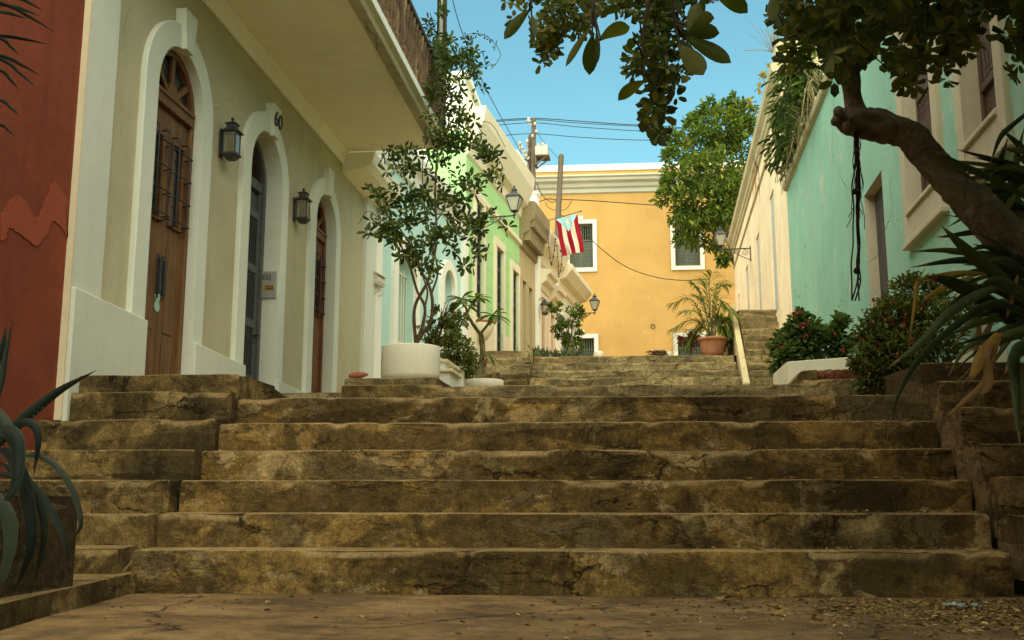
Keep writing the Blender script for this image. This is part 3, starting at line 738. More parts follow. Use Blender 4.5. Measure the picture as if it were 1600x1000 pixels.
# ---- fittings on the left house
LANT = plain('weathered_black_metal', (.03, .032, .032), .5, .45, .5, nscale=22)
g = N('lantern_glass', .12, .5); g.col((.55, .50, .33)); g.b.inputs['Transmission Weight'].default_value = .75; LGLASS = g.m
CANDLE = plain('cream_candle', (.62, .55, .36), .5, .3, .05)
def box_lantern(u, z, label):
    """square box lantern on the wall; z = bottom of its body"""
    t = thing('wall_lantern', label, 'lantern', FL.p(u, .0, z), 'box lanterns between the arched doors')
    n0, n1, h = .045, .175, .225; hw = .065; K = .68
    mb = MB()
    mb.prism(FL, [(u - .04, z - .02), (u + .04, z - .02), (u + .04, z + .26), (u - .04, z + .26)], 0, .015)   # back plate
    mb.box(FL, u - .02, u + .02, .014, n0 + .015, z + .01, z + .04)
    for (ua, na) in ((u - hw, n0), (u + hw - .013, n0), (u - hw, n1 - .013), (u + hw - .013, n1 - .013)): mb.box(FL, ua, ua + .013, na, na + .013, z + .014, z + h)
    mb.box(FL, u - hw - .009, u + hw + .009, n0 - .009, n1 + .009, z - .004, z + .016)
    for za, k0, zb, k1 in ((z - .048, .035, z - .004, .066),):
        cn = (n0 + n1) / 2
        q = [FL.p(u + a * k, cn + b * k, zz) for zz, k in ((za, k0), (zb, k1)) for a, b in ((-1, -1), (1, -1), (1, 1), (-1, 1))]; mb.hexa(q)
    f = mb.build('frame', LANT, t, bevel=.003)
    mb = MB(); cn = (n0 + n1) / 2
    for za, k0, zb, k1 in ((z + h, .086, z + h + .013, .086), (z + h + .013, .078, z + h + .044, .044), (z + h + .044, .044, z + h + .08, .044), (z + h + .08, .056, z + h + .091, .056), (z + h + .091, .05, z + h + .116, .014)):
        mb.hexa([FL.p(u + a * k, cn + b * k, zz) for zz, k in ((za, k0), (zb, k1)) for a, b in ((-1, -1), (1, -1), (1, 1), (-1, 1))])
    mb.lathe(FL.p(u, cn, z + h + .114), [(.005, 0), (.006, .008), (.014, .014), (.017, .024), (.013, .035), (.002, .041)], 10)
    mb.build('cap', LANT, t, bevel=.002)
    mb = MB()
    for s in (-1, 1): mb.box(FL, u + s * (hw - .007) - .0015, u + s * (hw - .007) + .0015, n0 + .014, n1 - .014, z + .017, z + h)
    mb.box(FL, u - hw + .014, u + hw - .014, n1 - .009, n1 - .006, z + .017, z + h); mb.build('glass', LGLASS, t)
    mb = MB()
    for q in (-.02, .02): mb.tube([FL.p(u + q, cn, z + .015), FL.p(u + q, cn, z + .14)], .010, 8)
    mb.build('candle', CANDLE, t)
    return t
for px, pb, lb in ((361, 243, 'black box lantern on the wall between the brown and the grey arched door'), (473, 343, 'black box lantern on the wall between the grey and the reddish arched door')):
    u, z = FL.hit(px, pb, .11); box_lantern(u, z, lb)
STEEL = plain('brushed_steel', (.36, .36, .30), .4, .5, .06, .3)
ic = thing('intercom', 'grey metal intercom panel on the jamb of the grey door', 'intercom', FL.p(DR[1][1], -.1, 2.66))
FJ = Fr(-3.8, DR[1][1] - .004, 1, 0)                          # far jamb, faces the camera (-Y); u = +X
mb = MB(); mb.box(FJ, -.205, .03, 0, .022, 2.63, 2.93); mb.build('panel', STEEL, ic, bevel=.004)
mb = MB()
for i in range(3):
    for j in range(4): mb.box(FJ, -.13 + i * .035, -.13 + i * .035 + .022, .0215, .0245, 2.835 + j * .017, 2.835 + j * .017 + .008)
mb.build('speaker_slots', IRON, ic)
mb = MB(); mb.box(FJ, -.175, .0, .0215, .025, 2.72, 2.775); mb.build('name_strip', plain('amber_strip', (.42, .25, .05), .4, .4, .1), ic)
mb = MB()
for i in range(4):
    for j in range(2): mb.box(FJ, -.09 + i * .022, -.09 + i * .022 + .014, .0245, .028, 2.727 + j * .024, 2.727 + j * .024 + .016)
mb.build('button', IRON, ic)
u, z = FL.hit(563, 272, .1)
cm = thing('security_camera', 'small black security camera under the balcony corner', 'camera', FL.p(u, .0, z))
mb = MB(); mb.box(FL, u - .05, u + .05, .0, .06, z - .06, z + .06); mb.build('mount', IRON, cm, bevel=.01)
mb = MB(); mb.tube([FL.p(u - .16, .13, z - .05), FL.p(u - .14, .125, z - .045), FL.p(u + .02, .09, z)], [.045, .05, .045], 12); mb.build('body', IRON, cm, smooth=True)
# ================================================================ the row of small houses beyond the white house
CYAN = paint('pale_cyan_render', (.45, .66, .58), .06, .12, (.4, .45, .35), .2, seed=21)
WHITE2 = paint('bright_white_render', (.82, .80, .68), .05, .12, (.5, .46, .34), .2, seed=22)
CREAM2 = paint('cream_trim', (.74, .66, .46), .06, .15, (.45, .38, .24), .2, seed=23)
GREEN = paint('light_green_render', (.38, .62, .26), .06, .10, (.35, .42, .2), .3, lines=.42, seed=24)
TAN = paint('tan_render', (.46, .37, .20), .1, .3, (.26, .2, .1), .35, seed=25)
TANST = paint('tan_cornice_stone', (.27, .21, .11), .16, .5, (.15, .12, .06), .5, seed=26)
PINK = paint('pink_render', (.72, .40, .29), .08, .2, (.5, .3, .2), .25, seed=27)
SAGE = paint('pale_sage_render', (.62, .60, .44), .06, .15, (.4, .36, .24), .2, seed=28)
SHUT = woodmat('dark_shutter', (.030, .036, .036), (.055, .062, .06), .6)
BRICK = plain('red_brick_paint', (.36, .10, .05), .8, .2, .15)
WIRON = plain('white_iron', (.62, .60, .48), .5, .4, .06)
ROOF = plain('flat_roof', (.4, .36, .26), .9, .2, .2)
def body(mb, fr, u0, u1, z0, z1, ops, deep=.25, back=5):
    wall(mb, fr, u0, u1, z0, z1, ops, 0, deep)
    for u in (u0, u1): mb.add([fr.p(u, 0, z0), fr.p(u, 0, z1), fr.p(u, -back, z1), fr.p(u, -back, z0)], [(0, 1, 2, 3)])
    mb.add([fr.p(u0, 0, z1), fr.p(u1, 0, z1), fr.p(u1, -back, z1), fr.p(u0, -back, z1)], [(0, 1, 2, 3)])
def frame4(mb, fr, ua, ub, za, zb, t, n0, n1, sill=True, tt=None):
    mb.box(fr, ua - t, ua, n0, n1, za, zb); mb.box(fr, ub, ub + t, n0, n1, za, zb)
    mb.box(fr, ua - t, ub + t, n0, n1 + .004, zb, zb + (tt or t))
    if sill: mb.box(fr, ua - t, ub + t, n0, n1 + .004, za - t, za)
def plank_door(parent, fr, ua, ub, za, zb, nd, mat, name='door', rails=5, leaves=2):
    mb = MB(); w = (ub - ua) / leaves
    for k in range(leaves):
        a, b = ua + w * k + .006, ua + w * (k + 1) - .006
        mb.box(fr, a, a + .06, nd - .04, nd, za, zb); mb.box(fr, b - .06, b, nd - .04, nd, za, zb)
        for i in range(rails + 1):
            z = za + (zb - za - .08) * i / rails; mb.box(fr, a + .06, b - .06, nd - .04, nd - .002, z, z + .08)
        mb.box(fr, a, b, nd - .05, nd - .03, za, zb)
        z = za + .1
        while z < zb - .05: mb.prof(fr, [(nd - .029, z + .01), (nd - .006, z - .01), (nd - .004, z - .004), (nd - .028, z + .016)], a + .06, b - .06); z += .05
    return mb.build(name, mat, parent)
# ---- pale cyan house with white trims
hc = thing('cyan_house', 'pale cyan house with white trims and barred white gates, behind the climbing shrub', 'house', F2.p(2.6, 0, 1.6))
ga, gb = F2.U(617, 430), F2.U(646, 430); ha, hb = F2.U(690, 450), F2.U(706, 450)
gz = 4.55; hz = 4.75
mb = MB(); body(mb, F2, .0, 5.28, .8, 6.15, [(ga, gb, 1.5, gz, True), (ha, hb, 1.8, hz, True)], .3); mb.build('wall', CYAN, hc)
mb = MB()
for (a, b) in ((.0, ga), (gb, ha), (hb, 5.28)): mb.box(F2, a + .002, b - .002, -.01, .05, .9, 2.62 + .06 * a)
mb.build('plinth', WHITE2, hc, bevel=.01)
for (a, b, z) in ((ga, gb, gz), (ha, hb, hz)):
    r = (b - a) / 2; mb = MB(); mb.ring(F2, arch_pts(a, b, 1.5, z - r, 16), arch_pts(a - .2, b + .2, 1.5, z - r, 16), -.01, .07); mb.build('arch_surround', WHITE2, hc, bevel=.006)
    gate = MB()
    n = max(4, int((b - a) / .12))
    for i in range(n + 1): u = a + .02 + (b - a - .04) * i / n; gate.tube([F2.p(u, -.12, 1.6), F2.p(u, -.12, z - r + .2)], .011, 6)
    for zz in (2.2, 3.0, z - r + .1): gate.box(F2, a, b, -.135, -.105, zz, zz + .035)
    gate.build('gate', WIRON, hc)
    mb = MB(); mb.box(F2, a, b, -.4, -.29, 1.4, z + .02); mb.build('door', WHITE2, hc)
mb = MB(); mb.prof(F2, [(0, 5.75), (.06, 5.78), (.10, 5.95), (.22, 6.0), (.26, 6.17), (0, 6.17)], -.0, 5.28); mb.build('cornice', WHITE2, hc, bevel=.006)
mb = MB(); mb.box(F2, .0, .28, -.01, .06, 1.0, 5.75); mb.build('pilaster', WHITE2, hc, bevel=.008)
mb = MB(); mb.box(F2, 4.95, 5.26, -.01, .08, 1.0, 5.75); mb.build('pilaster', WHITE2, hc, bevel=.008)
mb = MB()
a = at_y(678, 330, 20.3); b = at_y(727, 330, 20.3); t = at_y(700, 122, 20.3)
mb.wbox(a.x - .6, b.x - .02, 20.3, 24, 5.9, t.z); mb.build('upper_storey', WHITE2, hc)
mb = MB(); mb.wbox(a.x - .7, b.x + .06, 20.22, 24.1, t.z, t.z + .12); mb.build('coping', WHITE2, hc, bevel=.01)
# white scroll lamp, mailbox
u, z = F2.hit(600, 318, .15)
wl = thing('wall_lamp', 'white carriage wall lamp on the pale cyan wall', 'lamp', F2.p(u, 0, z))
mb = MB(); c = F2.p(u, .16, z - .17)
mb.lathe(c, [(.012, -.06), (.02, -.02), (.075, 0), (.08, .02), (.03, .03)], 12); mb.lathe(c, [(.085, .27), (.09, .285), (.05, .34), (.015, .38), (.012, .41), (.003, .42)], 12)
for k in range(6): q = 2 * math.pi * k / 6; mb.tube([c + V((.076 * math.cos(q), .076 * math.sin(q), .02)), c + V((.084 * math.cos(q), .084 * math.sin(q), .27))], .005, 5)
sc = [F2.p(u, .02, z - .32)] + [F2.p(u, .09 + .075 * math.cos(R(200 + 20 * i)), z - .36 + .075 * math.sin(R(200 + 20 * i))) for i in range(9)] + [F2.p(u, .16, z - .23)]
mb.tube(sc, .011, 6); mb.tube([F2.p(u, .003, z - .38), F2.p(u, .003, z - .1)], .02, 8); mb.build('frame', WIRON, wl, smooth=True)
mb = MB(); mb.lathe(c, [(.07, .025), (.078, .265)], 12); mb.build('glass', LGLASS, wl, smooth=True)
mb = MB(); mb.lathe(c, [(.012, .02), (.012, .12), (.02, .15), (.016, .19), (.002, .21)], 8); mb.build('bulb', CANDLE, wl, smooth=True)
u0, z1 = F2.hit(586, 420, .1); u1, z0 = F2.hit(601, 452, .1)
bx = thing('mailbox', 'white metal mailbox with scroll hooks on the pale cyan wall', 'mailbox', F2.p(u0, 0, z0))
mb = MB(); mb.prof(F2, [(.0, z0), (.13, z0), (.15, z0 + .06), (.13, z1 - .06), (0, z1 - .03)], u0, u0 + .34); mb.build('box', WIRON, bx, bevel=.008)
mb = MB(); mb.prof(F2, [(0, z1 + .03), (.03, z1 + .03), (.17, z1 - .07), (.17, z1 - .09), (0, z1 - .028)], u0 - .02, u0 + .36); mb.build('lid', WIRON, bx, bevel=.006)
mb = MB()
for q in (.06, .28): mb.tube([F2.p(u0 + q, .02, z0), F2.p(u0 + q, .03, z0 - .1), F2.p(u0 + q, .08, z0 - .14), F2.p(u0 + q, .14, z0 - .1), F2.p(u0 + q, .13, z0 - .05), F2.p(u0 + q, .1, z0 - .07)], .008, 6)
mb.build('hook', WIRON, bx, smooth=True)

# ---- light green house
hg = thing('green_house', 'light green house with tall dark shuttered openings and a broad cream cornice', 'house', F2.p(7.8, 0, 2.6))
GO = [(F2.U(741, 430), F2.U(752.5, 430), 4.16, 6.75), (F2.U(773, 450), F2.U(784, 450), 3.62, 6.16), (F2.U(798.5, 480), F2.U(807.5, 480), 3.6, 5.98)]
mb = MB(); body(mb, F2, 5.29, 10.44, 1.5, 8.05, [(a, b, za, zb, False) for a, b, za, zb in GO], .22); mb.build('wall', GREEN, hg)
mb = MB()
xs = [5.30] + [q for i in (1, 2) for q in GO[i][:2]] + [10.43]
for a, b in zip(xs[::2], xs[1::2]): mb.box(F2, a, b, -.01, .035, 1.5, 4.22)
mb.build('plinth', CREAM2, hg, bevel=.008)
for i, (a, b, za, zb) in enumerate(GO):
    mb = MB(); frame4(mb, F2, a, b, za, zb, .15, -.01, .06, sill=i == 0, tt=.2)
    f = mb.build('window_frame' if i == 0 else 'door_frame', CREAM2, hg, bevel=.008)
    plank_door(f, F2, a, b, za, zb, -.025, SHUT, 'shutter' if i == 0 else 'door', 6)
mb = MB(); mb.prof(F2, [(0, 7.5), (.05, 7.55), (.08, 7.75), (.22, 7.85), (.38, 8.25), (.42, 8.55), (0, 8.55)], 5.29, 10.44); mb.build('cornice', CREAM2, hg, bevel=.008)
mb = MB(); mb.prof(F2, [(0, 6.78), (.07, 6.82), (.07, 6.92), (0, 6.95)], 5.29, 10.44); mb.build('string_course', CREAM2, hg, bevel=.005)
mb = MB(); mb.box(F2, 9.9, 10.9, -1.2, .05, 8.56, 9.05); mb.box(F2, 9.85, 10.95, -1.25, .10, 9.05, 9.15); mb.build('parapet_block', WHITE2, hg, bevel=.01)
a, b = GO[0][:2]; c = F2.p((a + b) / 2, .03, 3.55)
mb = MB(); mb.lathe(c, [(.05, .12), (.17, .2), (.28, .36), (.33, .52), (.33, .55)], 20, 1, 1); mb.build('rounded_sill', CREAM2, hg, smooth=True)
mb = MB(); mb.lathe(c, [(.35, .552), (.36, .57), (.31, .60)], 20); mb.build('sill_cap', BRICK, hg, smooth=True)
a, b = GO[1][:2]
ds = MB(); ds.prof(F2, [(-.1, 3.2), (.55, 3.2), (.55, 3.45), (.40, 3.62), (-.1, 3.64)], a - .1, b + .25); ds.build('doorstep', BRICK, hg, bevel=.03)
# ---- tan house with a corbelled stone cornice
ht = thing('tan_house', 'narrow tan house with a heavy corbelled brown stone cornice', 'house', F2.p(11.4, 0, 3))
TO = [(10.64, 11.06, 3.6, 5.95), (11.40, 11.86, 3.6, 5.92)]
mb = MB(); body(mb, F2, 10.45, 12.42, 1.5, 8.0, [(a, b, za, zb, False) for a, b, za, zb in TO], .28); mb.build('wall', TAN, ht)
for a, b, za, zb in TO:
    mb = MB(); frame4(mb, F2, a, b, za, zb, .13, -.01, .05, sill=False); f = mb.build('door_frame', TAN, ht, bevel=.006)
    plank_door(f, F2, a, b, za, zb, -.05, woodmat('tan_door', (.16, .11, .05), (.24, .17, .08), .7), 'door', 4)
mb = MB(); mb.prof(F2, [(0, 6.75), (.06, 6.8), (.10, 7.1), (.26, 7.2), (.28, 7.42), (.38, 7.5), (.42, 7.62), (.42, 7.95), (0, 8.02)], 10.44, 12.44)
cn = mb.build('cornice', TANST, ht, bevel=.01)
mb = MB(); q = 10.5
while q < 12.35:
    mb.box(F2, q, q + .13, .09, .27, 6.95, 7.2); mb.box(F2, q + .04, q + .17, .27, .38, 7.3, 7.5); q += .24
mb.build('dentils', TANST, ht, bevel=.008)
mb = MB(); mb.box(F2, 10.46, 12.4, -.4, .0, 8.0, 8.35); mb.build('parapet', CREAM2, ht, bevel=.01)
# ---- pink house
hp = thing('pink_house', 'pink house with white pilasters and moulded cream door heads', 'house', F2.p(14, 0, 3.5))
PO = [(13.05, 13.75, 3.6, 5.95), (14.45, 15.05, 3.6, 5.75)]
mb = MB(); body(mb, F2, 12.43, 15.58, 1.5, 7.35, [(a, b, za, zb, False) for a, b, za, zb in PO], .25); mb.build('wall', PINK, hp)
mb = MB(); mb.box(F2, 12.44, 12.80, -.01, .09, 1.5, 7.0); mb.build('pilaster', WHITE2, hp, bevel=.008)
mb = MB(); mb.box(F2, 15.22, 15.56, -.01, .09, 1.5, 7.0); mb.build('pilaster', WHITE2, hp, bevel=.008)
for a, b, za, zb in PO:
    mb = MB(); frame4(mb, F2, a, b, za, zb, .16, -.01, .06, sill=False); f = mb.build('door_frame', CREAM2, hp, bevel=.006)
    mb = MB(); mb.prof(F2, [(0, zb + .17), (.08, zb + .2), (.12, zb + .34), (.24, zb + .42), (.28, zb + .58), (.36, zb + .62), (.38, zb + .74), (0, zb + .76)], a - .28, b + .28); mb.build('door_head', CREAM2, f, bevel=.006)
    plank_door(f, F2, a, b, za, zb, -.04, woodmat('cream_door', (.42, .38, .25), (.52, .46, .32), .6), 'door', 4)
mb = MB(); mb.prof(F2, [(0, 6.9), (.06, 6.95), (.1, 7.15), (.3, 7.3), (.42, 7.62), (.42, 7.78), (0, 7.8)], 12.43, 15.6); mb.build('cornice', CREAM2, hp, bevel=.008)
mb = MB()
mb.box(F2, 12.5, 15.5, -.35, -.05, 7.8, 8.15); mb.build('parapet', PINK, hp, bevel=.01)
mb = MB(); mb.box(F2, 12.45, 12.8, -.35, .05, 7.8, 8.75); mb.box(F2, 12.42, 12.84, -.38, .08, 8.75, 8.85); mb.build('parapet_pier', WHITE2, hp, bevel=.03)
u, z = F2.hit(851, 482, .25)
wl = thing('wall_lamp', 'small dark carriage lamp on the pink house', 'lamp', F2.p(u, 0, z))
mb = MB(); c = F2.p(u, .26, z - .16)
mb.tube([F2.p(u, .0, z - .2), F2.p(u, .0, z + .2)], .03, 8); mb.tube([F2.p(u, .02, z), F2.p(u, .1, z + .26), F2.p(u, .2, z + .32), F2.p(u, .26, z + .26)], .012, 6)
mb.lathe(c, [(.03, -.03), (.09, 0), (.09, .015)], 10); mb.lathe(c, [(.14, .26), (.10, .32), (.04, .38), (.01, .42)], 10)
for k in range(6): q = 2 * math.pi * k / 6; mb.tube([c + V((.085 * math.cos(q), .085 * math.sin(q), .01)), c + V((.12 * math.cos(q), .12 * math.sin(q), .26))], .007, 5)
mb.build('frame', LANT, wl)
mb = MB(); mb.lathe(c, [(.08, .015), (.11, .25)], 10); mb.build('glass', LGLASS, wl, smooth=True)
# ---- last house of the row
he = thing('sage_house', 'pale grey-green last house of the row with a deep plain cornice', 'house', F2.p(17.5, 0, 4))
EO = [(16.1, 16.75, 3.6, 5.95), (18.0, 18.7, 4.2, 6.0)]
mb = MB(); body(mb, F2, 15.59, 19.6, 1.5, 7.3, [(a, b, za, zb, False) for a, b, za, zb in EO], .25); mb.build('wall', SAGE, he)
mb = MB(); mb.box(F2, 15.60, 15.95, -.01, .08, 1.5, 6.8); mb.build('pilaster', WHITE2, he, bevel=.008)
mb = MB(); mb.box(F2, 19.2, 19.6, -.01, .08, 1.5, 6.8); mb.build('pilaster', WHITE2, he, bevel=.008)
for i, (a, b, za, zb) in enumerate(EO):
    mb = MB(); frame4(mb, F2, a, b, za, zb, .16, -.01, .07, sill=i == 1); f = mb.build('door_frame' if i == 0 else 'window_frame', WHITE2, he, bevel=.006)
    plank_door(f, F2, a, b, za, zb, -.03, SHUT, 'door' if i == 0 else 'shutter', 4)
ce = F2.hit(899, 449, .5)
mb = MB(); mb.prof(F2, [(0, 6.75), (.08, 6.78), (.12, 6.98), (.30, 7.05), (.5, 7.30), (.5, 7.46), (0, 7.48)], 15.6, 19.7); mb.build('cornice', CREAM2, he, bevel=.008)
# ================================================================ right: mint house, cream house
MINT = paint('mint_render', (.25, .48, .36), .14, .75, (.40, .46, .34), .45, crack=1, peel=((.46, .50, .38), .60), seed=31)
CREAMH = paint('cream_render', (.88, .72, .48), .14, .6, (.42, .27, .10), .4, crack=.5, peel=((.62, .44, .2), .66), seed=32)
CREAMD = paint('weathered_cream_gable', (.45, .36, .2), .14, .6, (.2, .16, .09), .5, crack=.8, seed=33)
COPE = paint('weathered_coping', (.48, .41, .25), .15, .6, (.18, .14, .07), .5, seed=34)
PLAST = paint('plaster_surround', (.47, .42, .29), .08, .35, (.22, .18, .1), .4, crack=.5, seed=35)
WOODG = woodmat('dark_turned_wood', (.045, .026, .016), (.10, .055, .032), .55)
hm = thing('mint_house', 'mint green house on the right with plaster window surrounds and turned wooden grilles', 'house', FR.p(11, 0, 1.4))
MW = [(FR.U(1566, 150), FR.U(1510, 150)), (FR.U(1468, 250), FR.U(1420, 250))]
def recess(px, py, u):
    d = 0
    while d < .6 and FR.U(px, py, -d) < u: d += .005
    return d
MR = [recess(1530, 150, MW[0][1]), recess(1436, 250, MW[1][1])]
zs0 = 3.28; zt0 = 6.1
MD = (FR.U(1386, 400), FR.U(1356, 400), 1.4, 4.10); DD = recess(1372, 400, MD[1])
print('recess', MR, DD)
def mtop(u): return 6.33
mb = MB(); wall(mb, FR, -6.0, 19.62, .4, 6.33, [(MW[0][0], MW[0][1], zs0, zt0 - .35, False), (MW[1][0], MW[1][1], zs0, zt0 - .35, False), (MD[0], MD[1], MD[2], MD[3], False)], 0, .3)
for u in (-6.0, 19.62): mb.add([FR.p(u, 0, .4), FR.p(u, 0, 6.33), FR.p(u, -5, 6.33), FR.p(u, -5, .4)], [(0, 1, 2, 3)])
mb.add([FR.p(-6, 0, 6.33), FR.p(19.62, 0, 6.33), FR.p(19.62, -5, 6.33), FR.p(-6, -5, 6.33)], [(0, 1, 2, 3)])
mb.build('wall', MINT, hm)
mb = MB(); mb.prof(FR, [(-.3, 6.33), (.0, 6.31), (.07, 6.33), (.09, 6.42), (.02, 6.48), (-.3, 6.48)], -6, 19.64); mb.build('coping', COPE, hm, bevel=.015)
for wi, (a, b) in enumerate(MW):
    za, zb = zs0, zt0 - .35; t = .17
    mb = MB(); mb.box(FR, a - t, a, -.01, .05, za - .30, zb); mb.box(FR, b, b + t, -.01, .05, za - .30, zb); mb.box(FR, a - t - .02, b + t + .02, -.01, .06, zb, zb + .3)
    mb.box(FR, a, b, -.01, .048, za - .30, za - .06); mb.prof(FR, [(-.29, za - .06), (.075, za - .06), (.075, za - .02), (.05, za), (-.29, za + .01)], a - .003, b + .003)
    mb.box(FR, a - t - .03, b + t + .03, -.01, .075, za - .36, za - .30)
    f = mb.build('window_frame', PLAST, hm, bevel=.01)
    mb = MB()
    for p0, p1 in ((FR.p(a, 0, za), FR.p(a, 0, zb)), (FR.p(b, 0, za), FR.p(b, 0, zb))):
        s = .004 if p0 == FR.p(a, 0, za) else -.004
        uu = a if s > 0 else b
        mb.add([FR.p(uu + s, .045, za), FR.p(uu + s, .045, zb), FR.p(uu + s, -.29, zb), FR.p(uu + s, -.29, za)], [(0, 1, 2, 3)])
    mb.build('window_reveal', PLAST, f)
    # wooden grille: panelled lower part, then rows of turned spindles between rails
    g = MB(); nd = -MR[wi]
    for uu in (a + .004, b - .064): g.box(FR, uu, uu + .06, nd - .06, nd, za + .01, zb)
    zr = [za + .01, za + .42, za + 1.12, za + 1.20, za + 1.9]
    for zz in (za + .01, za + .40, za + 1.08, za + 1.86, zb - .1): g.box(FR, a + .064, b - .064, nd - .06, nd + .01, zz, zz + .07)
    g.box(FR, (a + b) / 2 - .025, (a + b) / 2 + .025, nd - .05, nd, za + .08, za + .40)
    g.box(FR, a + .064, b - .064, nd - .045, nd - .025, za + .08, za + .40)
    gr = g.build('window_grille', WOODG, f, bevel=.006)
    sp = MB(); n = max(5, int((b - a) / .095))
    for (z0, z1) in ((za + .47, za + 1.08), (za + 1.15, za + 1.86), (za + 1.93, zb - .1)):
        h = z1 - z0
        if h < .2: continue
        for i in range(n):
            u = a + .07 + (b - a - .14) * (i + .5) / n; c = FR.p(u, nd - .025, z0)
            sp.lathe(c, [(.022, 0), (.022, .06), (.014, .08), (.024, .11), (.016, .14), (.024, h * .4), (.024, h * .6), (.016, h - .14), (.024, h - .11), (.014, h - .08), (.022, h - .06), (.022, h)], 8)
    sp.build('window_spindles', WOODG, f, smooth=True)
    mb = MB(); mb.box(FR, a, b, -.32, -.295, za, zb); mb.build('window_shutter', woodmat('dim_shutter', (.05, .035, .025), (.09, .06, .04), .7), f)
a, b, za, zb = MD
mb = MB()
for uu in (a + .004, b - .004): mb.add([FR.p(uu, .004, za), FR.p(uu, .004, zb), FR.p(uu, -.29, zb), FR.p(uu, -.29, za)], [(0, 1, 2, 3)])
mb.add([FR.p(a, .004, zb - .004), FR.p(b, .004, zb - .004), FR.p(b, -.29, zb - .004), FR.p(a, -.29, zb - .004)], [(0, 1, 2, 3)])
dfm = mb.build('door_reveal', PLAST, hm)
mb = MB(); n = 5
for i in range(n): mb.box(FR, a + (b - a) * i / n + .006, a + (b - a) * (i + 1) / n - .004, -DD - .06, -DD, za, zb)
mb.build('door', woodmat('grey_brown_door', (.04, .034, .028), (.085, .07, .055), .8), hm, bevel=.005)
# ---- cream house behind it
hk = thing('cream_house', 'tall weathered cream house with a cracked cornice and slit windows, above the narrow staircase', 'house', FR.p(26, 0, 3))
SL = [(FR.U(r, 400), FR.U(l, 400), 4.4, FR.Z((l + r) / 2, t)) for l, r, t in ((1206, 1213, 290), (1182, 1187.5, 364), (1164, 1168, 419), (1150.5, 1153, 466))]
mb = MB(); wall(mb, FR, 19.64, 34.0, 1.5, 8.95, SL and [(a, b, za, zb, False) for a, b, za, zb in SL], 0, .35)
mb.add([FR.p(34, 0, 1.5), FR.p(34, 0, 8.95), FR.p(34, -5, 8.95), FR.p(34, -5, 1.5)], [(0, 1, 2, 3)])
mb.add([FR.p(19.64, 0, 8.95), FR.p(34, 0, 8.95), FR.p(34, -5, 8.95), FR.p(19.64, -5, 8.95)], [(0, 1, 2, 3)])
mb.build('wall', CREAMH, hk)
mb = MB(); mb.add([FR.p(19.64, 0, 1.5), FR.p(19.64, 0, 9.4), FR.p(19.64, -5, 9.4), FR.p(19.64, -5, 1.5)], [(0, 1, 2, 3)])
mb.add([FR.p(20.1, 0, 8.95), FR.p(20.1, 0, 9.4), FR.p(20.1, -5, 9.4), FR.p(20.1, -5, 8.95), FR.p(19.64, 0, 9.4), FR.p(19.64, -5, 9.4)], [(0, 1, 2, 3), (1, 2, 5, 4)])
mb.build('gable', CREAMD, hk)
mb = MB(); mb.prof(FR, [(0, 8.45), (.05, 8.47), (.05, 8.55), (.09, 8.60), (.09, 8.72), (.18, 8.82), (.2, 8.97), (0, 9.0)], 19.64, 34.1)
mb.box(FR, 19.63, 20.3, -.4, .08, 9.0, 9.42); mb.build('cornice', COPE, hk, bevel=.012)
mb = MB(); mb.prof(FR, [(0, 7.95), (.04, 7.97), (.04, 8.03), (0, 8.05)], 19.64, 34); mb.build('string_course', COPE, hk, bevel=.006)
SLM = plain('pale_blue_shutter', (.45, .46, .42), .7, .3)
for a, b, za, zb in SL: mb = MB(); mb.box(FR, a + .002, b - .002, -.38, -.03, za, zb - .002); mb.build('slit_shutter', SLM, hk)
PIPEB = plain('pale_blue_pipe', (.55, .60, .55), .5, .4, .08)
RUST = plain('rust_stain', (.30, .135, .045), .9, .1, .4, nscale=9)
rr_ = random.Random(5)
for px, py, w_, h_ in ((1184, 232, .32, 1.5), (1181, 262, .14, .9), (1222, 520, .30, 1.1), (1214, 505, .16, .8)):
    u, z = FR.hit(px, py); ed = [(u + w_ * (.5 - abs(t - .5)) * (1 if t < .5 else 1) * rr_.uniform(.3, 1), z - h_ * t) for t in [i / 14 for i in range(15)]]
    eg = [(u - w_ * (.5 - abs(t - .5)) * rr_.uniform(.3, 1) - .01, z - h_ * t) for t in [i / 14 for i in range(15)]]
    n0 = .09 if py < 300 else .0
    mb = MB(); mb.prism(FR, ed + eg[::-1], n0 + .002, n0 + .005); mb.build('rust_streak', RUST, hk)

# ================================================================ yellow building across the head of the street
YEL = paint('yellow_render', (.54, .32, .098), .10, .35, (.44, .27, .10), .2, peel=((.60, .38, .15), .64), seed=41)
WHITE3 = paint('white_frame', (.72, .71, .62), .03, .05, (.6, .56, .44), .12, seed=42)
GREYC = paint('grey_white_cornice', (.50, .50, .41), .07, .2, (.5, .45, .3), .15, seed=43)
SHG = woodmat('grey_green_shutter', (.085, .10, .072), (.14, .15, .105), .7)
hy = thing('yellow_building', 'two storey yellow building with white window frames and a white cornice', 'building', FY.p(8, 0, 4.8))
YO = []
for (xl, xr, x0) in ((890, 926.5, 0), (1055, 1094, 0)):
    a, b = FY.U(xl, 400), FY.U(xr, 400); YO.append((a, b, 9.17, 10.92, False)); YO.append((a, b, 4.95, 6.42, False))
w0 = YO[2][1] - YO[2][0]
for c in (-1.4, 14.1): YO.append((c, c + w0, 9.17, 10.92, False)); YO.append((c, c + w0, 4.95, 6.42, False))
mb = MB(); body(mb, FY, -6, 24, 3, 13.25, YO, .3, 10); mb.build('wall', YEL, hy)
mb = MB(); mb.prof(FY, [(0, 12.12), (.08, 12.16), (.10, 12.30), (.20, 12.36), (.24, 12.48), (.40, 12.56), (.42, 12.66), (.50, 12.70), (.50, 12.76), (0, 12.82)], -6, 24); mb.build('cornice', GREYC, hy, bevel=.01)
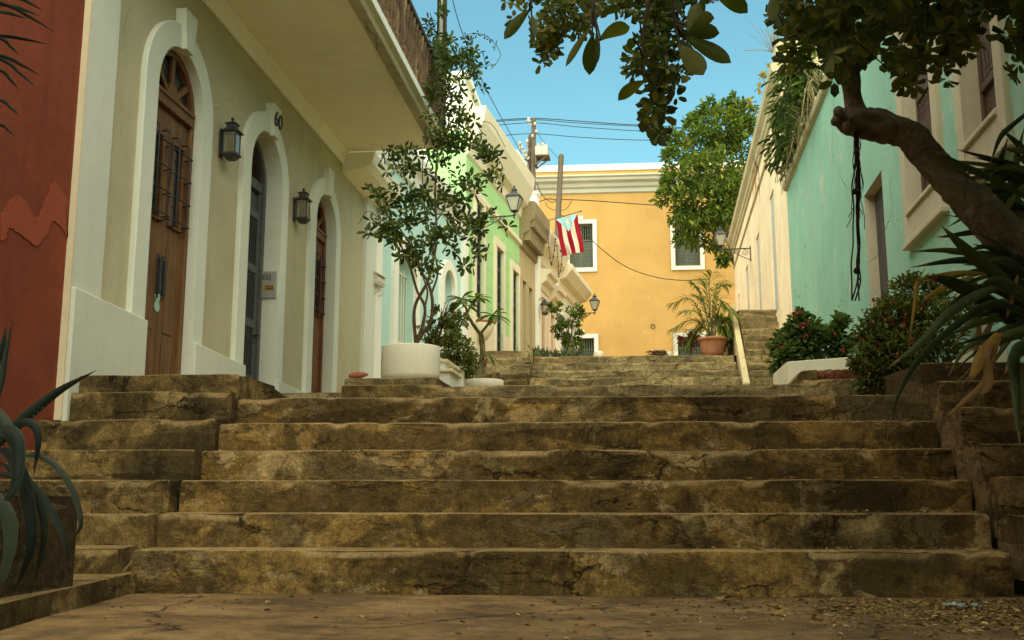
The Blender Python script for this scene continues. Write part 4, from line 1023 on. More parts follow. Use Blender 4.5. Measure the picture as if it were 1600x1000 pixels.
mb = MB(); mb.box(FY, -6.05, 24.05, -.3, .07, 13.05, 13.3); mb.build('parapet_band', WHITE3, hy, bevel=.01)
for a, b, za, zb, _ in YO:
    up = za > 8; t = .16
    mb = MB(); frame4(mb, FY, a, b, za, zb, t, -.01, .07, True)
    c = (a + b) / 2; mb.box(FY, c - .09, c + .09, .0, .11, zb + .14, zb + .30); f = mb.build('window_frame', WHITE3, hy, bevel=.008)
    mb = MB(); nd = -.12; m = (a + b) / 2
    for uu in (a + .003, m - .04, m + .003, b - .043): mb.box(FY, uu, uu + .037, nd - .03, nd, za, zb)
    for zz in (za, zb - .06, za + (zb - za) * .62): mb.box(FY, a + .04, b - .04, nd - .03, nd - .002, zz, zz + .06)
    z = za + .08
    while z < za + (zb - za) * .62 - .03:
        for (q0, q1) in ((a + .04, m - .04), (m + .04, b - .04)): mb.prof(FY, [(nd - .03, z + .03), (nd - .006, z - .02), (nd - .001, z - .012), (nd - .026, z + .036)], q0, q1)
        z += .055
    if not up: z = za
    mb.build('shutter', SHG, f)
    mb = MB(); n = 9
    for i in range(n):
        u = a + .05 + (b - a - .1) * (i + .5) / n
        z0 = za + (zb - za) * .62 + .06 if up else za
        h = zb - .06 - z0; mb.lathe(FY.p(u, nd + (.0 if up else .06), z0), [(.02, 0), (.014, .06), (.024, h * .3), (.016, h * .5), (.024, h * .7), (.014, h - .06), (.02, h)], 8)
    if not up:
        for q in (.3, .7): mb.box(FY, a, b, nd + .045, nd + .075, za + (zb - za) * q, za + (zb - za) * q + .03)
    mb.build('window_bars', SHG, f)
    mb = MB(); mb.box(FY, a, b, -.33, -.295, za, zb); mb.build('window_dark', plain('dark_room', (.02, .022, .018), .8, .2), f)
mb = MB(); q = FY.hit(1020, 510)
mb.ring(FY, [(q[0] + .07 * math.cos(R(a)), q[1] + .07 * math.sin(R(a))) for a in range(0, 360, 45)], [(q[0] + .09 * math.cos(R(a)), q[1] + .09 * math.sin(R(a))) for a in range(0, 360, 45)], 0, .03, True); mb.build('vent', IRON, hy)
# ================================================================ plants
rnd = random.Random(11)
def rv(s=1.0): return V((rnd.gauss(0, 1), rnd.gauss(0, 1), rnd.gauss(0, 1))).normalized() * s
LEAF_DK = leafmat('dark_tree_leaf', [(0, (.045, .062, .018)), (.5, (.085, .105, .026)), (.85, (.14, .15, .034)), (1, (.24, .20, .04))], .5, .46)
LEAF_BIG = leafmat('large_leaf', [(0, (.035, .048, .008)), (.6, (.06, .075, .010)), (1, (.10, .10, .014))], .5, .5, .2)
LEAF_VINE = leafmat('vine_leaf', [(0, (.026, .045, .010)), (.5, (.05, .078, .015)), (.9, (.10, .13, .022)), (1, (.20, .20, .03))], .45, .25)
LEAF_FAR = leafmat('far_tree_leaf', [(0, (.045, .08, .012)), (.5, (.09, .145, .02)), (.85, (.16, .21, .03)), (1, (.28, .27, .04))], .45, .35)
LEAF_EU = leafmat('glossy_shrub_leaf', [(0, (.045, .08, .02)), (.5, (.085, .135, .034)), (1, (.16, .21, .06))], .4, .25)
LEAF_SM = leafmat('small_shrub_leaf', [(0, (.05, .07, .016)), (.5, (.10, .125, .03)), (.9, (.18, .19, .05)), (1, (.26, .22, .07))], .5, .3)
STRAP = blademat('strap_leaf', [(0, (.022, .036, .013)), (.5, (.045, .068, .022)), (1, (.13, .145, .04))], (.16, .16, .05), (.20, .12, .045), .42, .2, .5)
STRAPY = blademat('yellowing_strap_leaf', [(0, (.20, .13, .02)), (.5, (.27, .16, .025)), (1, (.16, .14, .03))], (.15, .12, .03), (.14, .07, .025), .5, .25)
STRAPD = blademat('dry_strap_leaf', [(0, (.16, .09, .035)), (1, (.24, .15, .06))], (.10, .06, .025), (.09, .05, .02), .8, .2)
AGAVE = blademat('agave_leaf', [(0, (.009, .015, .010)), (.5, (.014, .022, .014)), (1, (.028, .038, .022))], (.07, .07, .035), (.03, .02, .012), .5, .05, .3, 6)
PALM = leafmat('palm_leaf', [(0, (.06, .095, .015)), (.5, (.13, .18, .025)), (.9, (.26, .28, .04)), (1, (.4, .3, .05))], .4, .3)
FLOWER = plain('red_flower', (.40, .035, .04), .5, .3, .3)
STEM = plain('brown_stem', (.085, .055, .028), .9, .1, .4, nscale=20, bump=.5)
STEMG = plain('grey_green_stem', (.16, .14, .07), .8, .2, .3, nscale=20)
DRYG = plain('dry_grass', (.20, .16, .07), .9, .1, .3)
def barkmat():
    g = N('mottled_bark', .95, .1)
    n = g.noise(5, g.pos(1, 1, 1), 8, .75, .8)
    k = g.ramp(n, [(.28, (.05, .042, .028)), (.40, (.20, .165, .105)), (.54, (.38, .325, .215)), (.68, (.62, .58, .42))])
    n2 = g.noise(9, None, 6, .75, .3)
    k = g.mix(g.math('MULTIPLY', g.ramp(n2, [(.56, 0), (.62, 1)]), .5), k, (.34, .32, .18))
    h = g.math('ADD', g.noise(18, g.pos(1, 1, .6), 9, .85, .8), g.math('MULTIPLY', g.noise(70, None, 4, .8), .5))
    k = g.mix(.7, k, g.ramp(g.noise(45, None, 6, .85), [(.3, .4), (.5, 1), (.7, 1.6)]), 'MULTIPLY')
    g.col(k).nrm(g.bump(h, 1.0, .06)); return g.m
BARK = barkmat()
def blob_leaves(mb, blobs, n, L, W, up=.35, shell=.5, fold=.3, jl=.35, squash=None):
    """scatter single leaves through ellipsoids (centre, (rx,ry,rz), weight)"""
    tot = sum(b[2] for b in blobs)
    for c, r, wgt in blobs:
        c = V(c); cl = [rv() for _ in range(max(3, int(n * wgt / tot / 26)))]
        for _ in range(int(n * wgt / tot)):
            d = (rnd.choice(cl) + rv(.34)).normalized()
            q = max(.12, min(1.12, rnd.gauss(.86, .2))) if rnd.random() < shell else rnd.random() ** .5
            p = c + V((d.x * r[0], d.y * r[1], d.z * r[2])) * q
            dd = (d * .8 + rv(.8) + V((0, 0, up * rnd.uniform(-.6, 1.2)))).normalized()
            k = 1 + rnd.uniform(-jl, jl)
            mb.leaf(p, dd, (V((0, 0, 1)) + rv(.6)).normalized(), L * k, W * k, fold)
def rosette(mb, p, axis, n, L, W, spread=.9, fold=.25):
    axis = axis.normalized(); a = axis.cross(V((.3, .2, 1))).normalized(); b = axis.cross(a); o = rnd.uniform(0, 6)
    for i in range(n):
        t = o + 2 * math.pi * i / n + rnd.uniform(-.3, .3)
        d = (axis * (1 - spread * rnd.uniform(.6, 1)) + (a * math.cos(t) + b * math.sin(t)) * spread).normalized()
        k = rnd.uniform(.7, 1.2); mb.leaf(p + d * .01, d, axis, L * k, W * k, fold, .62)
def path(pts, n=6):
    """smooth curve through points (Catmull-Rom)"""
    pts = [V(p) for p in pts]; out = []
    P = [pts[0] * 2 - pts[1]] + pts + [pts[-1] * 2 - pts[-2]]
    for i in range(1, len(P) - 2):
        for j in range(n):
            t = j / n; a, b, c, d = P[i - 1], P[i], P[i + 1], P[i + 2]
            out.append(.5 * ((2 * b) + (c - a) * t + (2 * a - 5 * b + 4 * c - d) * t * t + (3 * b - a - 3 * c + d) * t ** 3))
    out.append(pts[-1]); return out
def lerp_r(rs, m):
    return [rs[min(len(rs) - 1, int(i / m * (len(rs) - 1)))] * (1 - (i / m * (len(rs) - 1)) % 1) + rs[min(len(rs) - 1, int(i / m * (len(rs) - 1)) + 1)] * ((i / m * (len(rs) - 1)) % 1) for i in range(m + 1)]

# ---------------------------------------------------------------- the leaning tree on the right
tr = thing('leaning_tree', 'old leaning tree with a crooked mottled trunk and dark crown hanging over the stairs', 'tree', (2.55, 5.5, 1.0))
tp = [V((2.62, 5.35, .9)), at_y(1690, 470, 5.45), at_y(1600, 392, 5.55), at_y(1545, 340, 5.6), at_y(1490, 290, 5.65), at_y(1447, 240, 5.7), at_y(1420, 212, 5.75), at_y(1385, 198, 5.8), at_y(1350, 192, 5.82), at_y(1322, 186, 5.82), at_y(1306, 183, 5.80)]
pp = path(tp, 14); rr = lerp_r([.16, .14, .12, .108, .080, .078, .080, .084, .084, .078, .038], len(pp) - 1)
mb = MB(); mb.tube(pp, rr, 32, True, .30)
for px, py, q in ((1310, 174, .030), (1305, 190, .026), (1324, 198, .03), (1556, 332, .055), (1530, 322, .05), (1412, 196, .035)):  # burrs
    c = at_y(px, py, 5.74); mb.lathe(c - V((0, 0, q)), [(q * .3, 0), (q * .85, q * .4), (q, q), (q * .85, q * 1.6), (q * .3, q * 2)], 14)
mb.build('trunk', BARK, tr, smooth=True)
mb = MB()
up = path([at_y(1345, 192, 5.82), at_y(1334, 160, 5.8), at_y(1328, 110, 5.75), at_y(1322, 30, 5.7), at_y(1300, -90, 5.6)], 6)
mb.tube(up, lerp_r([.075, .057, .05, .046, .042], len(up) - 1), 12, True, .2)
top = up[-1]
for tgt, r0 in ((at_y(1140, -70, 5.0), .045), (at_y(1030, -90, 4.7), .035), (at_y(860, -80, 4.6), .03), (at_y(1520, -80, 5.2), .04), (V((.6, 4.2, 4.2)), .04), (V((1.8, 2.8, 4.4)), .04), (V((.5, 1.6, 4.6)), .03), (at_y(1440, 40, 5.3), .02), (at_y(1380, 95, 5.5), .016)):
    m = (top + tgt) / 2 + V((0, 0, .15)) + rv(.1); q = path([top, m, tgt], 6)
    if tgt.z < 3.1 and tgt.x > 1.5: q = path([up[12], (up[12] + tgt) / 2 + V((0, 0, .08)), tgt], 6)
    mb.tube(q, lerp_r([r0, r0 * .7, r0 * .35], len(q) - 1), 8, False, .2)
mb.build('limb', BARK, tr, smooth=True)
cr = MB()
bot = [(1222, 30), (1240, 70), (1262, 88), (1290, 100), (1312, 128), (1345, 138), (1375, 128), (1400, 134), (1425, 138), (1452, 122), (1462, 95), (1475, 112), (1495, 112), (1515, 98), (1535, 72), (1560, 60), (1580, 84), (1625, 104)]
def lowlim(x):
    for (a, ya), (b, yb) in zip(bot[:-1], bot[1:]):
        if a <= x <= b: return ya + (yb - ya) * (x - a) / (b - a)
    return 40
holes = [(1372, 100, 20), (1466, 70, 17), (1395, 66, 15), (1440, 50, 11), (1500, 30, 10), (1548, 44, 26), (1290, 70, 7), (1340, 40, 8), (1590, 30, 14), (1420, 100, 10)]
cnt = 0
while cnt < 440:
    x = rnd.uniform(1222, 1660); y = rnd.uniform(-90, 150)
    if y > lowlim(x) - 20: continue
    if any((x - hx) ** 2 + (y - hy) ** 2 < hr * hr for hx, hy, hr in holes): continue
    p = at_y(x, y, rnd.uniform(4.4, 6.0)); cnt += 1
    rosette(cr, p, (rv(1.0) + V((0, -.1, .1))), rnd.randint(5, 8), .078, .050)
for x0, y0, dx, dy, m in ((1222, 20, 8, 26, 6), (1240, 80, 7, 14, 4), (1245, 96, 5, 6, 2), (1478, 108, 5, 10, 3), (1590, 100, 6, 14, 3), (1308, 120, 5, 12, 3), (1420, 130, 6, 12, 3)):
    for _ in range(m): rosette(cr, at_y(x0 + rnd.gauss(0, dx), y0 + rnd.gauss(0, dy), rnd.uniform(4.6, 5.4)), rv(), 6, .075, .042)
# the left hanging part of the crown: small leaves in dense strings
def dens(n, fx, L=.05, W=.027, k=6, Y=(4.1, 4.9)):
    for _ in range(n):
        x, y = fx(); rosette(cr, at_y(x, y, rnd.uniform(*Y)), rv(.7) + V((0, 0, -.4)), k, L, W)
dens(70, lambda: (rnd.gauss(866, 26), rnd.uniform(-40, 52)))
dens(22, lambda: (rnd.gauss(858, 10), rnd.uniform(45, 78)))
dens(5, lambda: (rnd.gauss(853, 4), rnd.uniform(78, 98)), k=4)
dens(70, lambda: (rnd.uniform(880, 1010), rnd.uniform(-50, 22)))
dens(14, lambda: (rnd.gauss(905, 8), rnd.uniform(15, 48)), k=4)
dens(10, lambda: (rnd.gauss(802, 10), rnd.uniform(-20, 14)), k=4)
dens(105, lambda: (rnd.gauss(1036, 20), rnd.uniform(-50, 70)))
dens(48, lambda: (rnd.gauss(1030, 18), rnd.uniform(60, 125)))
dens(24, lambda: (rnd.gauss(1031, 11), rnd.uniform(118, 170)))
dens(14, lambda: (rnd.gauss(1027, 10), rnd.uniform(165, 212)), .055, .036, 5)
dens(12, lambda: (rnd.gauss(989, 5), rnd.uniform(80, 122)), k=4)
dens(40, lambda: (rnd.uniform(1050, 1115), rnd.uniform(-60, 4)))
# crown above and behind the frame, shading the stairs
for _ in range(2600):
    Y = rnd.uniform(-3.5, 7.0); X = .7 + 3.9 * rnd.random() ** .9; zmin = .5 + .56 * max(Y, 0) + .25
    z = max(2.9, zmin) + abs(rnd.gauss(0, .9))
    if rnd.random() < .45 + .4 * (nz(X, Y, 3, .55) > .05): rosette(cr, V((X, Y, z)), rv(.6) + V((0, 0, .3)), 7, .19, .10)
for _ in range(1000):                                        # unseen low boughs beside and behind the camera, added to darken the right stairs
    Y = rnd.uniform(-3, 4.2); X = max(.9, .45 * Y + .45) + 1.5 * rnd.random(); z = rnd.uniform(.8, 3.4)
    rosette(cr, V((X, Y, z)), rv(.7) + V((0, 0, .2)), 7, .19, .10)
for _ in range(1500):                                        # more unseen leaves behind the camera, added to keep light off the stairs
    rosette(cr, V((rnd.uniform(-.3, 3.4), rnd.uniform(-4.5, -.4), rnd.uniform(1.7, 4.6))), rv(.7) + V((0, 0, .2)), 7, .21, .11)
cr.build('crown', LEAF_DK, tr)
TWIGD = plain('dark_twig', (.03, .022, .012), .9, .1, .3)
for q in ([(1040, -60), (1036, 20), (1034, 90), (1030, 160), (1027, 205)], [(866, -60), (866, 0), (860, 60), (853, 95)], [(1060, -60), (1058, 0), (1062, 60)], [(930, -60), (926, 0), (926, 50)], [(990, -50), (1000, 30), (1004, 120)], [(1300, -60), (1320, 40), (1390, 110)], [(1440, -60), (1450, 20), (1440, 110)], [(1560, -60), (1500, 20), (1490, 90)]):
    pts = path([at_y(x, y, 4.6) for x, y in q], 5); tw = MB(); tw.tube(pts, lerp_r([.006, .003], len(pts) - 1), 5, False); tw.build('twig', TWIGD, tr)
ar = MB()
for k in range(16):
    ox = rnd.gauss(0, 3.6); l = rnd.uniform(300, 470) if k > 3 else 470
    pts = [at_y(1338 + ox * (.4 + .8 * (i / 9)) + rnd.gauss(0, 1.2) + (rnd.uniform(-10, 4) if i == 9 else 0), 205 + (l - 205) * i / 9, 5.75 + rnd.gauss(0, .012)) for i in range(10)]
    ar.tube(path(pts, 3), .0022 + .0022 * (k < 4), 5, False)
for px, py in ((1338, 424), (1336, 300), (1339, 255)): ar.lathe(at_y(px, py + 4, 5.75), [(.004, 0), (.014, .008), (.016, .018), (.010, .03), (.003, .036)], 8)
ar.build('aerial_root', plain('root_bark', (.045, .028, .014), .95, .1, .4), tr)

# ---------------------------------------------------------------- branch of large leaves overhead
bb = thing('large_leaf_branch', 'branch of large pointed leaves dangling against the blue sky', 'branch', at_y(980, -120, 4.0))
BIGL = [((830, 13), (788, 61), 19), ((924, 42), (884, 104), 12), ((926, 54), (921, 117), 27), ((932, 45), (934, 98), 10), ((935, 64), (984, 42), 26), ((1009, 126), (966, 157), 21), ((1060, 54), (1124, 52), 26), ((1066, 58), (1142, 98), 27), ((1060, 70), (1099, 117), 34), ((1075, 48), (1092, 5), 22), ((1112, -12), (1168, 20), 30), ((1208, -10), (1207, 33), 19), ((938, 28), (968, 14), 15), ((1066, 40), (1116, 28), 24), ((1056, 60), (1085, 100), 22), ((830, 20), (836, 60), 10), ((990, 60), (985, 78), 16), ((1060, 30), (1063, 50), 14)]
mb = MB(); tws = MB()
for (a, b, w) in BIGL:
    Y0 = rnd.uniform(3.8, 4.2); A = at_y(*a, Y0); B = at_y(*b, Y0 + rnd.uniform(-.12, .12)); n = 9
    W = w * Y0 / F
    pts = [A.lerp(B, i / n) + V((0, 0, .012 * math.sin(math.pi * i / n))) for i in range(n + 1)]
    prof_w = [.12, .30, .5, .7, .86, .97, 1.0, .92, .66, .06]
    view = ((A + B) / 2 - CAM).normalized(); side = (B - A).cross(view).normalized()
    side = (side + view * rnd.uniform(-.5, .5)).normalized()
    mb.strap(pts, [W * q for q in prof_w], side, .22)
    hub = at_y(*min(((926, 0), (1055, 40), (830, -10), (1005, 90), (1110, -40), (1208, -40)), key=lambda t: (t[0] - a[0]) ** 2 + (t[1] - a[1]) ** 2), 4.0)
    tws.tube(path([hub, (hub + A) / 2 + V((0, 0, .01)), A.lerp(B, .08)], 4), .004, 5, False)
mb.build('foliage', LEAF_BIG, bb, smooth=True)
for q in ([(980, -120), (930, -60), (926, 0), (928, 40)], [(980, -120), (1040, -50), (1055, 40)], [(980, -120), (880, -70), (830, -10)], [(1040, -70), (1010, 20), (1005, 90)], [(980, -120), (1110, -60), (1208, -40)]):
    pts = path([at_y(x, y, 4.0) for x, y in q], 5); tws.tube(pts, lerp_r([.012, .006], len(pts) - 1), 6, False)
tws.build('twig', TWIGD, bb)

# ---------------------------------------------------------------- strap leaved plants
def straps(mb, spec, taper=True):
    for pts, Ys, w in spec:
        n = len(pts)
        P = [at_y(x, y, Ys[0] + (Ys[1] - Ys[0]) * i / (n - 1)) for i, (x, y) in enumerate(pts)]
        q = path(P, 6); m = len(q) - 1; ww = []
        for i in range(m + 1):
            t = i / m; ww.append(.8 * w * Ys[0] / F * (min(1, .5 + 1.2 * t) if t < .45 else max(.03, 1 - ((t - .45) / .55) ** 1.8)))
        view = (q[m // 2] - CAM).normalized(); side = (q[-1] - q[0]).cross(view).normalized()
        side = (side + view * rnd.uniform(-.55, .55) + V((0, 0, .1))).normalized()
        mb.strap(q, ww, side, rnd.uniform(.25, .5))
lp = thing('strap_leaf_plant', 'large strap-leaved plant with drooping blades, some yellow, at the foot of the leaning tree', 'plant', (2.5, 5.2, 1.0))
G = [([(1640, 330), (1560, 285), (1500, 258), (1460, 234)], (5.5, 5.2), 15), ([(1650, 540), (1576, 452), (1514, 396), (1471, 353)], (5.2, 4.9), 28), ([(1600, 420), (1540, 400), (1484, 391), (1422, 393)], (5.3, 5.0), 13),
     ([(1640, 440), (1560, 412), (1500, 406), (1421, 418)], (5.3, 5.0), 16), ([(1650, 560), (1550, 478), (1490, 444), (1445, 431)], (5.2, 4.8), 28), ([(1630, 470), (1560, 450), (1492, 482), (1436, 538), (1384, 577)], (5.1, 4.7), 18),
     ([(1660, 530), (1600, 488), (1553, 474), (1500, 504), (1436, 563), (1400, 628), (1383, 702)], (5.1, 4.6), 15), ([(1600, 500), (1530, 460), (1489, 479), (1447, 528)], (5.2, 4.9), 18), ([(1640, 525), (1580, 518), (1525, 530), (1472, 547)], (5.1, 4.8), 9),
     ([(1640, 515), (1600, 518), (1570, 528), (1542, 542)], (5.0, 4.8), 22), ([(1650, 520), (1610, 535), (1588, 552), (1570, 585)], (4.9, 4.7), 26), ([(1630, 530), (1590, 545), (1590, 620), (1594, 700)], (4.9, 4.7), 22), ([(1610, 560), (1602, 600), (1610, 720)], (4.8, 4.7), 20),
     ([(1640, 150), (1581, 196), (1562, 217), (1547, 258)], (5.9, 5.7), 11), ([(1650, 330), (1600, 292), (1548, 253)], (5.9, 5.8), 18), ([(1600, 400), (1576, 357), (1525, 292), (1499, 259)], (5.95, 5.9), 20), ([(1660, 240), (1600, 236), (1564, 232)], (5.9, 5.7), 13),
     ([(1640, 390), (1575, 320), (1560, 270), (1575, 215)], (6.0, 5.9), 20), ([(1640, 400), (1590, 330), (1585, 270), (1600, 200)], (6.0, 5.9), 22), ([(1640, 380), (1590, 310), (1540, 290), (1520, 300)], (6.0, 5.9), 12), ([(1640, 380), (1605, 330), (1560, 325), (1530, 345)], (5.9, 5.8), 14),
     ([(1650, 300), (1610, 270), (1570, 262), (1545, 275)], (5.9, 5.7), 14), ([(1640, 420), (1600, 380), (1570, 330), (1555, 290)], (6.0, 5.9), 18), ([(1640, 470), (1590, 440), (1530, 425), (1470, 440)], (5.4, 5.2), 16), ([(1640, 480), (1570, 470), (1520, 500), (1490, 540)], (5.3, 5.1), 18),
     ([(1650, 500), (1600, 460), (1560, 440), (1530, 445)], (5.0, 4.9), 24), ([(1600, 530), (1560, 520), (1510, 545), (1480, 590)], (5.0, 4.9), 12), ([(1640, 350), (1600, 350), (1580, 380), (1575, 420)], (5.9, 5.9), 16), ([(1640, 250), (1620, 280), (1590, 300), (1570, 340)], (5.8, 5.7), 15)]
for k in range(62):
    bx, by, yy, lo, hi = rnd.choice([(1622, 500, 5.15, 140, 235), (1630, 385, 5.9, 115, 215), (1612, 430, 5.4, 120, 225), (1635, 300, 6.0, 110, 200)])
    ang = R(rnd.uniform(lo, hi)); ln = rnd.uniform(70, 175)
    ex, ey = bx + math.cos(ang) * ln, by - math.sin(ang) * ln * .75; sag = rnd.uniform(4, 26)
    G.append(([(bx, by), (bx * .55 + ex * .45, by * .55 + ey * .45 - 8), (ex, ey + sag)], (yy, yy - rnd.uniform(.05, .3)), rnd.uniform(8, 15)))
mb = MB(); straps(mb, G); mb.build('foliage', STRAP, lp)
G = [([(1560, 430), (1510, 426), (1460, 432), (1418, 441)], (5.1, 4.9), 11), ([(1520, 432), (1470, 452), (1435, 476)], (5.0, 4.9), 12), ([(1500, 428), (1440, 436), (1431, 470), (1419, 547)], (5.0, 4.9), 10), ([(1560, 520), (1545, 540), (1530, 565), (1513, 600)], (4.85, 4.75), 28), ([(1640, 345), (1600, 342), (1556, 340)], (5.85, 5.8), 9), ([(1600, 300), (1580, 310), (1572, 330), (1571, 366)], (5.85, 5.8), 8), ([(1560, 330), (1548, 312), (1537, 272)], (5.9, 5.9), 8)]
for q in G: mb = MB(); straps(mb, [q]); mb.build('yellow_blade', STRAPY, lp)
G = [([(1565, 520), (1553, 550), (1537, 597), (1506, 627), (1461, 668)], (4.85, 4.7), 14), ([(1550, 535), (1540, 560), (1545, 600), (1520, 625)], (4.8, 4.75), 18), ([(1530, 500), (1528, 530), (1520, 560)], (5.1, 5.05), 12), ([(1550, 500), (1538, 530), (1540, 560)], (5.1, 5.05), 14), ([(1590, 430), (1580, 470), (1572, 500)], (5.0, 5.0), 10)]
for q in G: mb = MB(); straps(mb, [q]); mb.build('dry_blade', STRAPD, lp)
ag = thing('agave', 'blue-green agave with long curling spiny leaves in the concrete planter, lower left', 'agave', (-2.75, 3.9, .55))
G = [([(-30, 720), (10, 682), (50, 645), (95, 610), (150, 579)], (4.1, 4.3), 26), ([(-20, 690), (20, 662), (50, 662), (60, 690), (52, 745)], (4.0, 4.0), 19), ([(-20, 720), (20, 712), (70, 715), (108, 755), (127, 815), (112, 842), (66, 856)], (4.0, 4.1), 13),
     ([(-20, 700), (14, 706), (40, 760), (50, 850), (20, 930)], (3.9, 3.95), 30), ([(-10, 720), (28, 735), (62, 770), (88, 812), (102, 850), (103, 895)], (4.0, 4.05), 16), ([(10, 730), (50, 765), (70, 830), (48, 930)], (3.95, 4.05), 17), ([(-10, 640), (2, 600), (9, 555), (20, 500)], (4.2, 4.25), 13),
     ([(-10, 590), (0, 560), (6, 535), (9, 512)], (4.3, 4.3), 14), ([(-40, 690), (0, 668), (26, 690), (22, 760), (-10, 800)], (3.85, 3.8), 30), ([(-20, 740), (20, 745), (45, 775), (44, 790)], (3.9, 3.95), 16), ([(-60, 700), (-20, 640), (10, 665), (30, 720), (14, 745)], (3.9, 3.85), 26), ([(-20, 760), (10, 800), (14, 860), (-10, 950)], (3.8, 3.8), 30)]
mb = MB(); straps(mb, G)
# marginal teeth on the upper blade
q = path([at_y(x, y, 4.1 + .05 * i) for i, (x, y) in enumerate([(-30, 720), (10, 682), (50, 645), (95, 610), (150, 579)])], 6)
for i in range(4, len(q) - 8):
    for s in (-1, 1):
        b = q[i] + V((-.5, 0, .85)) * (.024 * s * (1 - i / len(q))); mb.add([b + V((-.006, 0, -.004)), b + V((.006, 0, .004)), b + V((-.006, 0, .010)) * s], [(0, 1, 2)])
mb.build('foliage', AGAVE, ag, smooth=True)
CONC = stonemat('dark_concrete', c1=(.12, .085, .045), c2=(.19, .135, .07), darkness=.5, moss=.15, seed=13, patch=.7, cracks=.3)
cp = thing('concrete_planter', 'dark concrete planter box on a low kerb, lower left, holding the agave', 'planter', (-2.9, 3.9, .1))
mb = MB(); stone(mb, (-3.75, 2.6), (-2.50, 2.6), 1.92, .08, .50, seed=301, seg=.05, chip=.01, rough=.004); mb.build('box', CONC, cp, smooth=True)
mb = MB(); mb.plan([(-3.6, 2.7), (-2.6, 2.7), (-2.6, 4.4), (-3.6, 4.4)], .4, .515); mb.build('soil', EARTH, cp)
kb = thing('kerb_block', 'low dark stone kerb under the concrete planter, lower left', 'kerb', (-2.9, 4, 0))
mb = MB()
stone(mb, (-3.9, 5.16), (-2.57, 5.26), .3, -.05, .10, seed=307, seg=.05, chip=.03)
mb.plan([(-3.9, 2.0), (-2.18, 2.0), (-2.36, 3.77), (-2.6, 5.28), (-3.9, 5.28)], -.05, .098); mb.build('kerb', STONE_D, kb, bevel=.02)
yp = thing('spiky_palm', 'thin dark palm blades poking in at the top left corner', 'palm', V((-3.1, 4.9, .5)))
G = []
for a, b in (((23, -2), (68, 17)), ((-5, 5), (86, 51)), ((10, 10), (62, 25)), ((-5, 58), (77, 70)), ((-5, 60), (31, 87)), ((-5, 88), (64, 119)), ((-5, 92), (58, 139)), ((-5, 110), (32, 143)), ((-5, 156), (32, 183)), ((-5, 196), (23, 213)), ((-5, 20), (45, 30))):
    e = (b[0] - a[0], b[1] - a[1]); G.append(([(a[0] - e[0] * 1.3 - 40, a[1] - e[1] * .9), (a[0], a[1] - 2), (a[0] + e[0] * .55, a[1] + e[1] * .5 - 2), b], (4.9, 4.8), 8))
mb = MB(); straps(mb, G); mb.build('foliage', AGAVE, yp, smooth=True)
mb = MB(); c = at_y(-150, 60, 4.9); mb.tube(path([V((c.x, c.y - .1, .1)), V((c.x - .05, c.y, c.z * .5)), c + V((0, 0, .05))], 5), .06, 10, True, .2); mb.build('trunk', BARK, yp, smooth=True)

# ---------------------------------------------------------------- white round planter with the climbing shrub
pc = at_y(641, 596, 9.75); pr = .288
POTW = paint('white_planter_paint', (.66, .62, .47), .06, .32, (.4, .36, .24), .12, seed=51)
wp = thing('round_planter', 'large round white planter on the ledge, with a climbing shrub in it', 'planter', pc)
mb = MB(); mb.lathe(pc, [(pr * .97, 0), (pr * .995, .06), (pr, .2), (pr * .985, .325), (pr * .97, .338), (pr * .90, .34), (pr * .88, .30), (.02, .30)], 48); mb.build('pot', POTW, wp, smooth=True)
mb = MB(); mb.lathe(pc, [(pr * .89, .25), (pr * .85, .312), (.02, .32)], 24); mb.build('soil', EARTH, wp, smooth=True)
vs = thing('climbing_shrub', 'tall twining leafy shrub climbing from the round white planter to the balcony', 'shrub', pc + V((0, 0, .3)))
def vy(y): return 9.75 if y > 430 else 9.75 + (430 - y) / 370 * 2.6
def vp(x, y, j=0): return at_y(x, y, vy(y) + rnd.gauss(0, j))
mb = MB()
stems = [[(650, 548), (655, 528), (672, 505), (676, 470), (668, 440), (655, 420), (648, 395), (640, 370)], [(652, 548), (648, 515), (648, 480), (660, 455), (668, 440), (676, 410), (682, 370), (680, 300), (684, 230), (692, 160), (700, 90)], [(650, 540), (660, 510), (664, 480), (652, 455), (640, 415), (630, 392), (622, 370)], [(668, 445), (676, 440), (672, 436)], [(674, 460), (684, 425), (676, 385), (664, 330), (660, 260), (668, 200)], [(664, 480), (668, 455), (660, 425), (664, 380), (700, 320), (740, 290), (770, 280)], [(700, 330), (720, 370), (750, 340)], [(640, 380), (610, 340), (590, 350)], [(690, 170), (720, 110), (755, 100)], [(700, 100), (684, 60), (672, 20)]]
for s in stems:
    q = path([vp(x, y) for x, y in s], 5); mb.tube(q, lerp_r([.020, .014, .008], len(q) - 1) if s[0][1] > 500 else lerp_r([.010, .005], len(q) - 1), 7, False, .25)
for s in ([(726, 55), (745, 52), (765, 60), (782, 85), (768, 108)], [(596, 345), (575, 330), (560, 350)], [(700, 215), (760, 190), (790, 230)], [(640, 300), (610, 280), (600, 262)]):
    q = path([vp(x, y) for x, y in s], 6); mb.tube(q, .004, 5, False)
mb.build('stem', STEM, vs, smooth=True)
lf = MB()
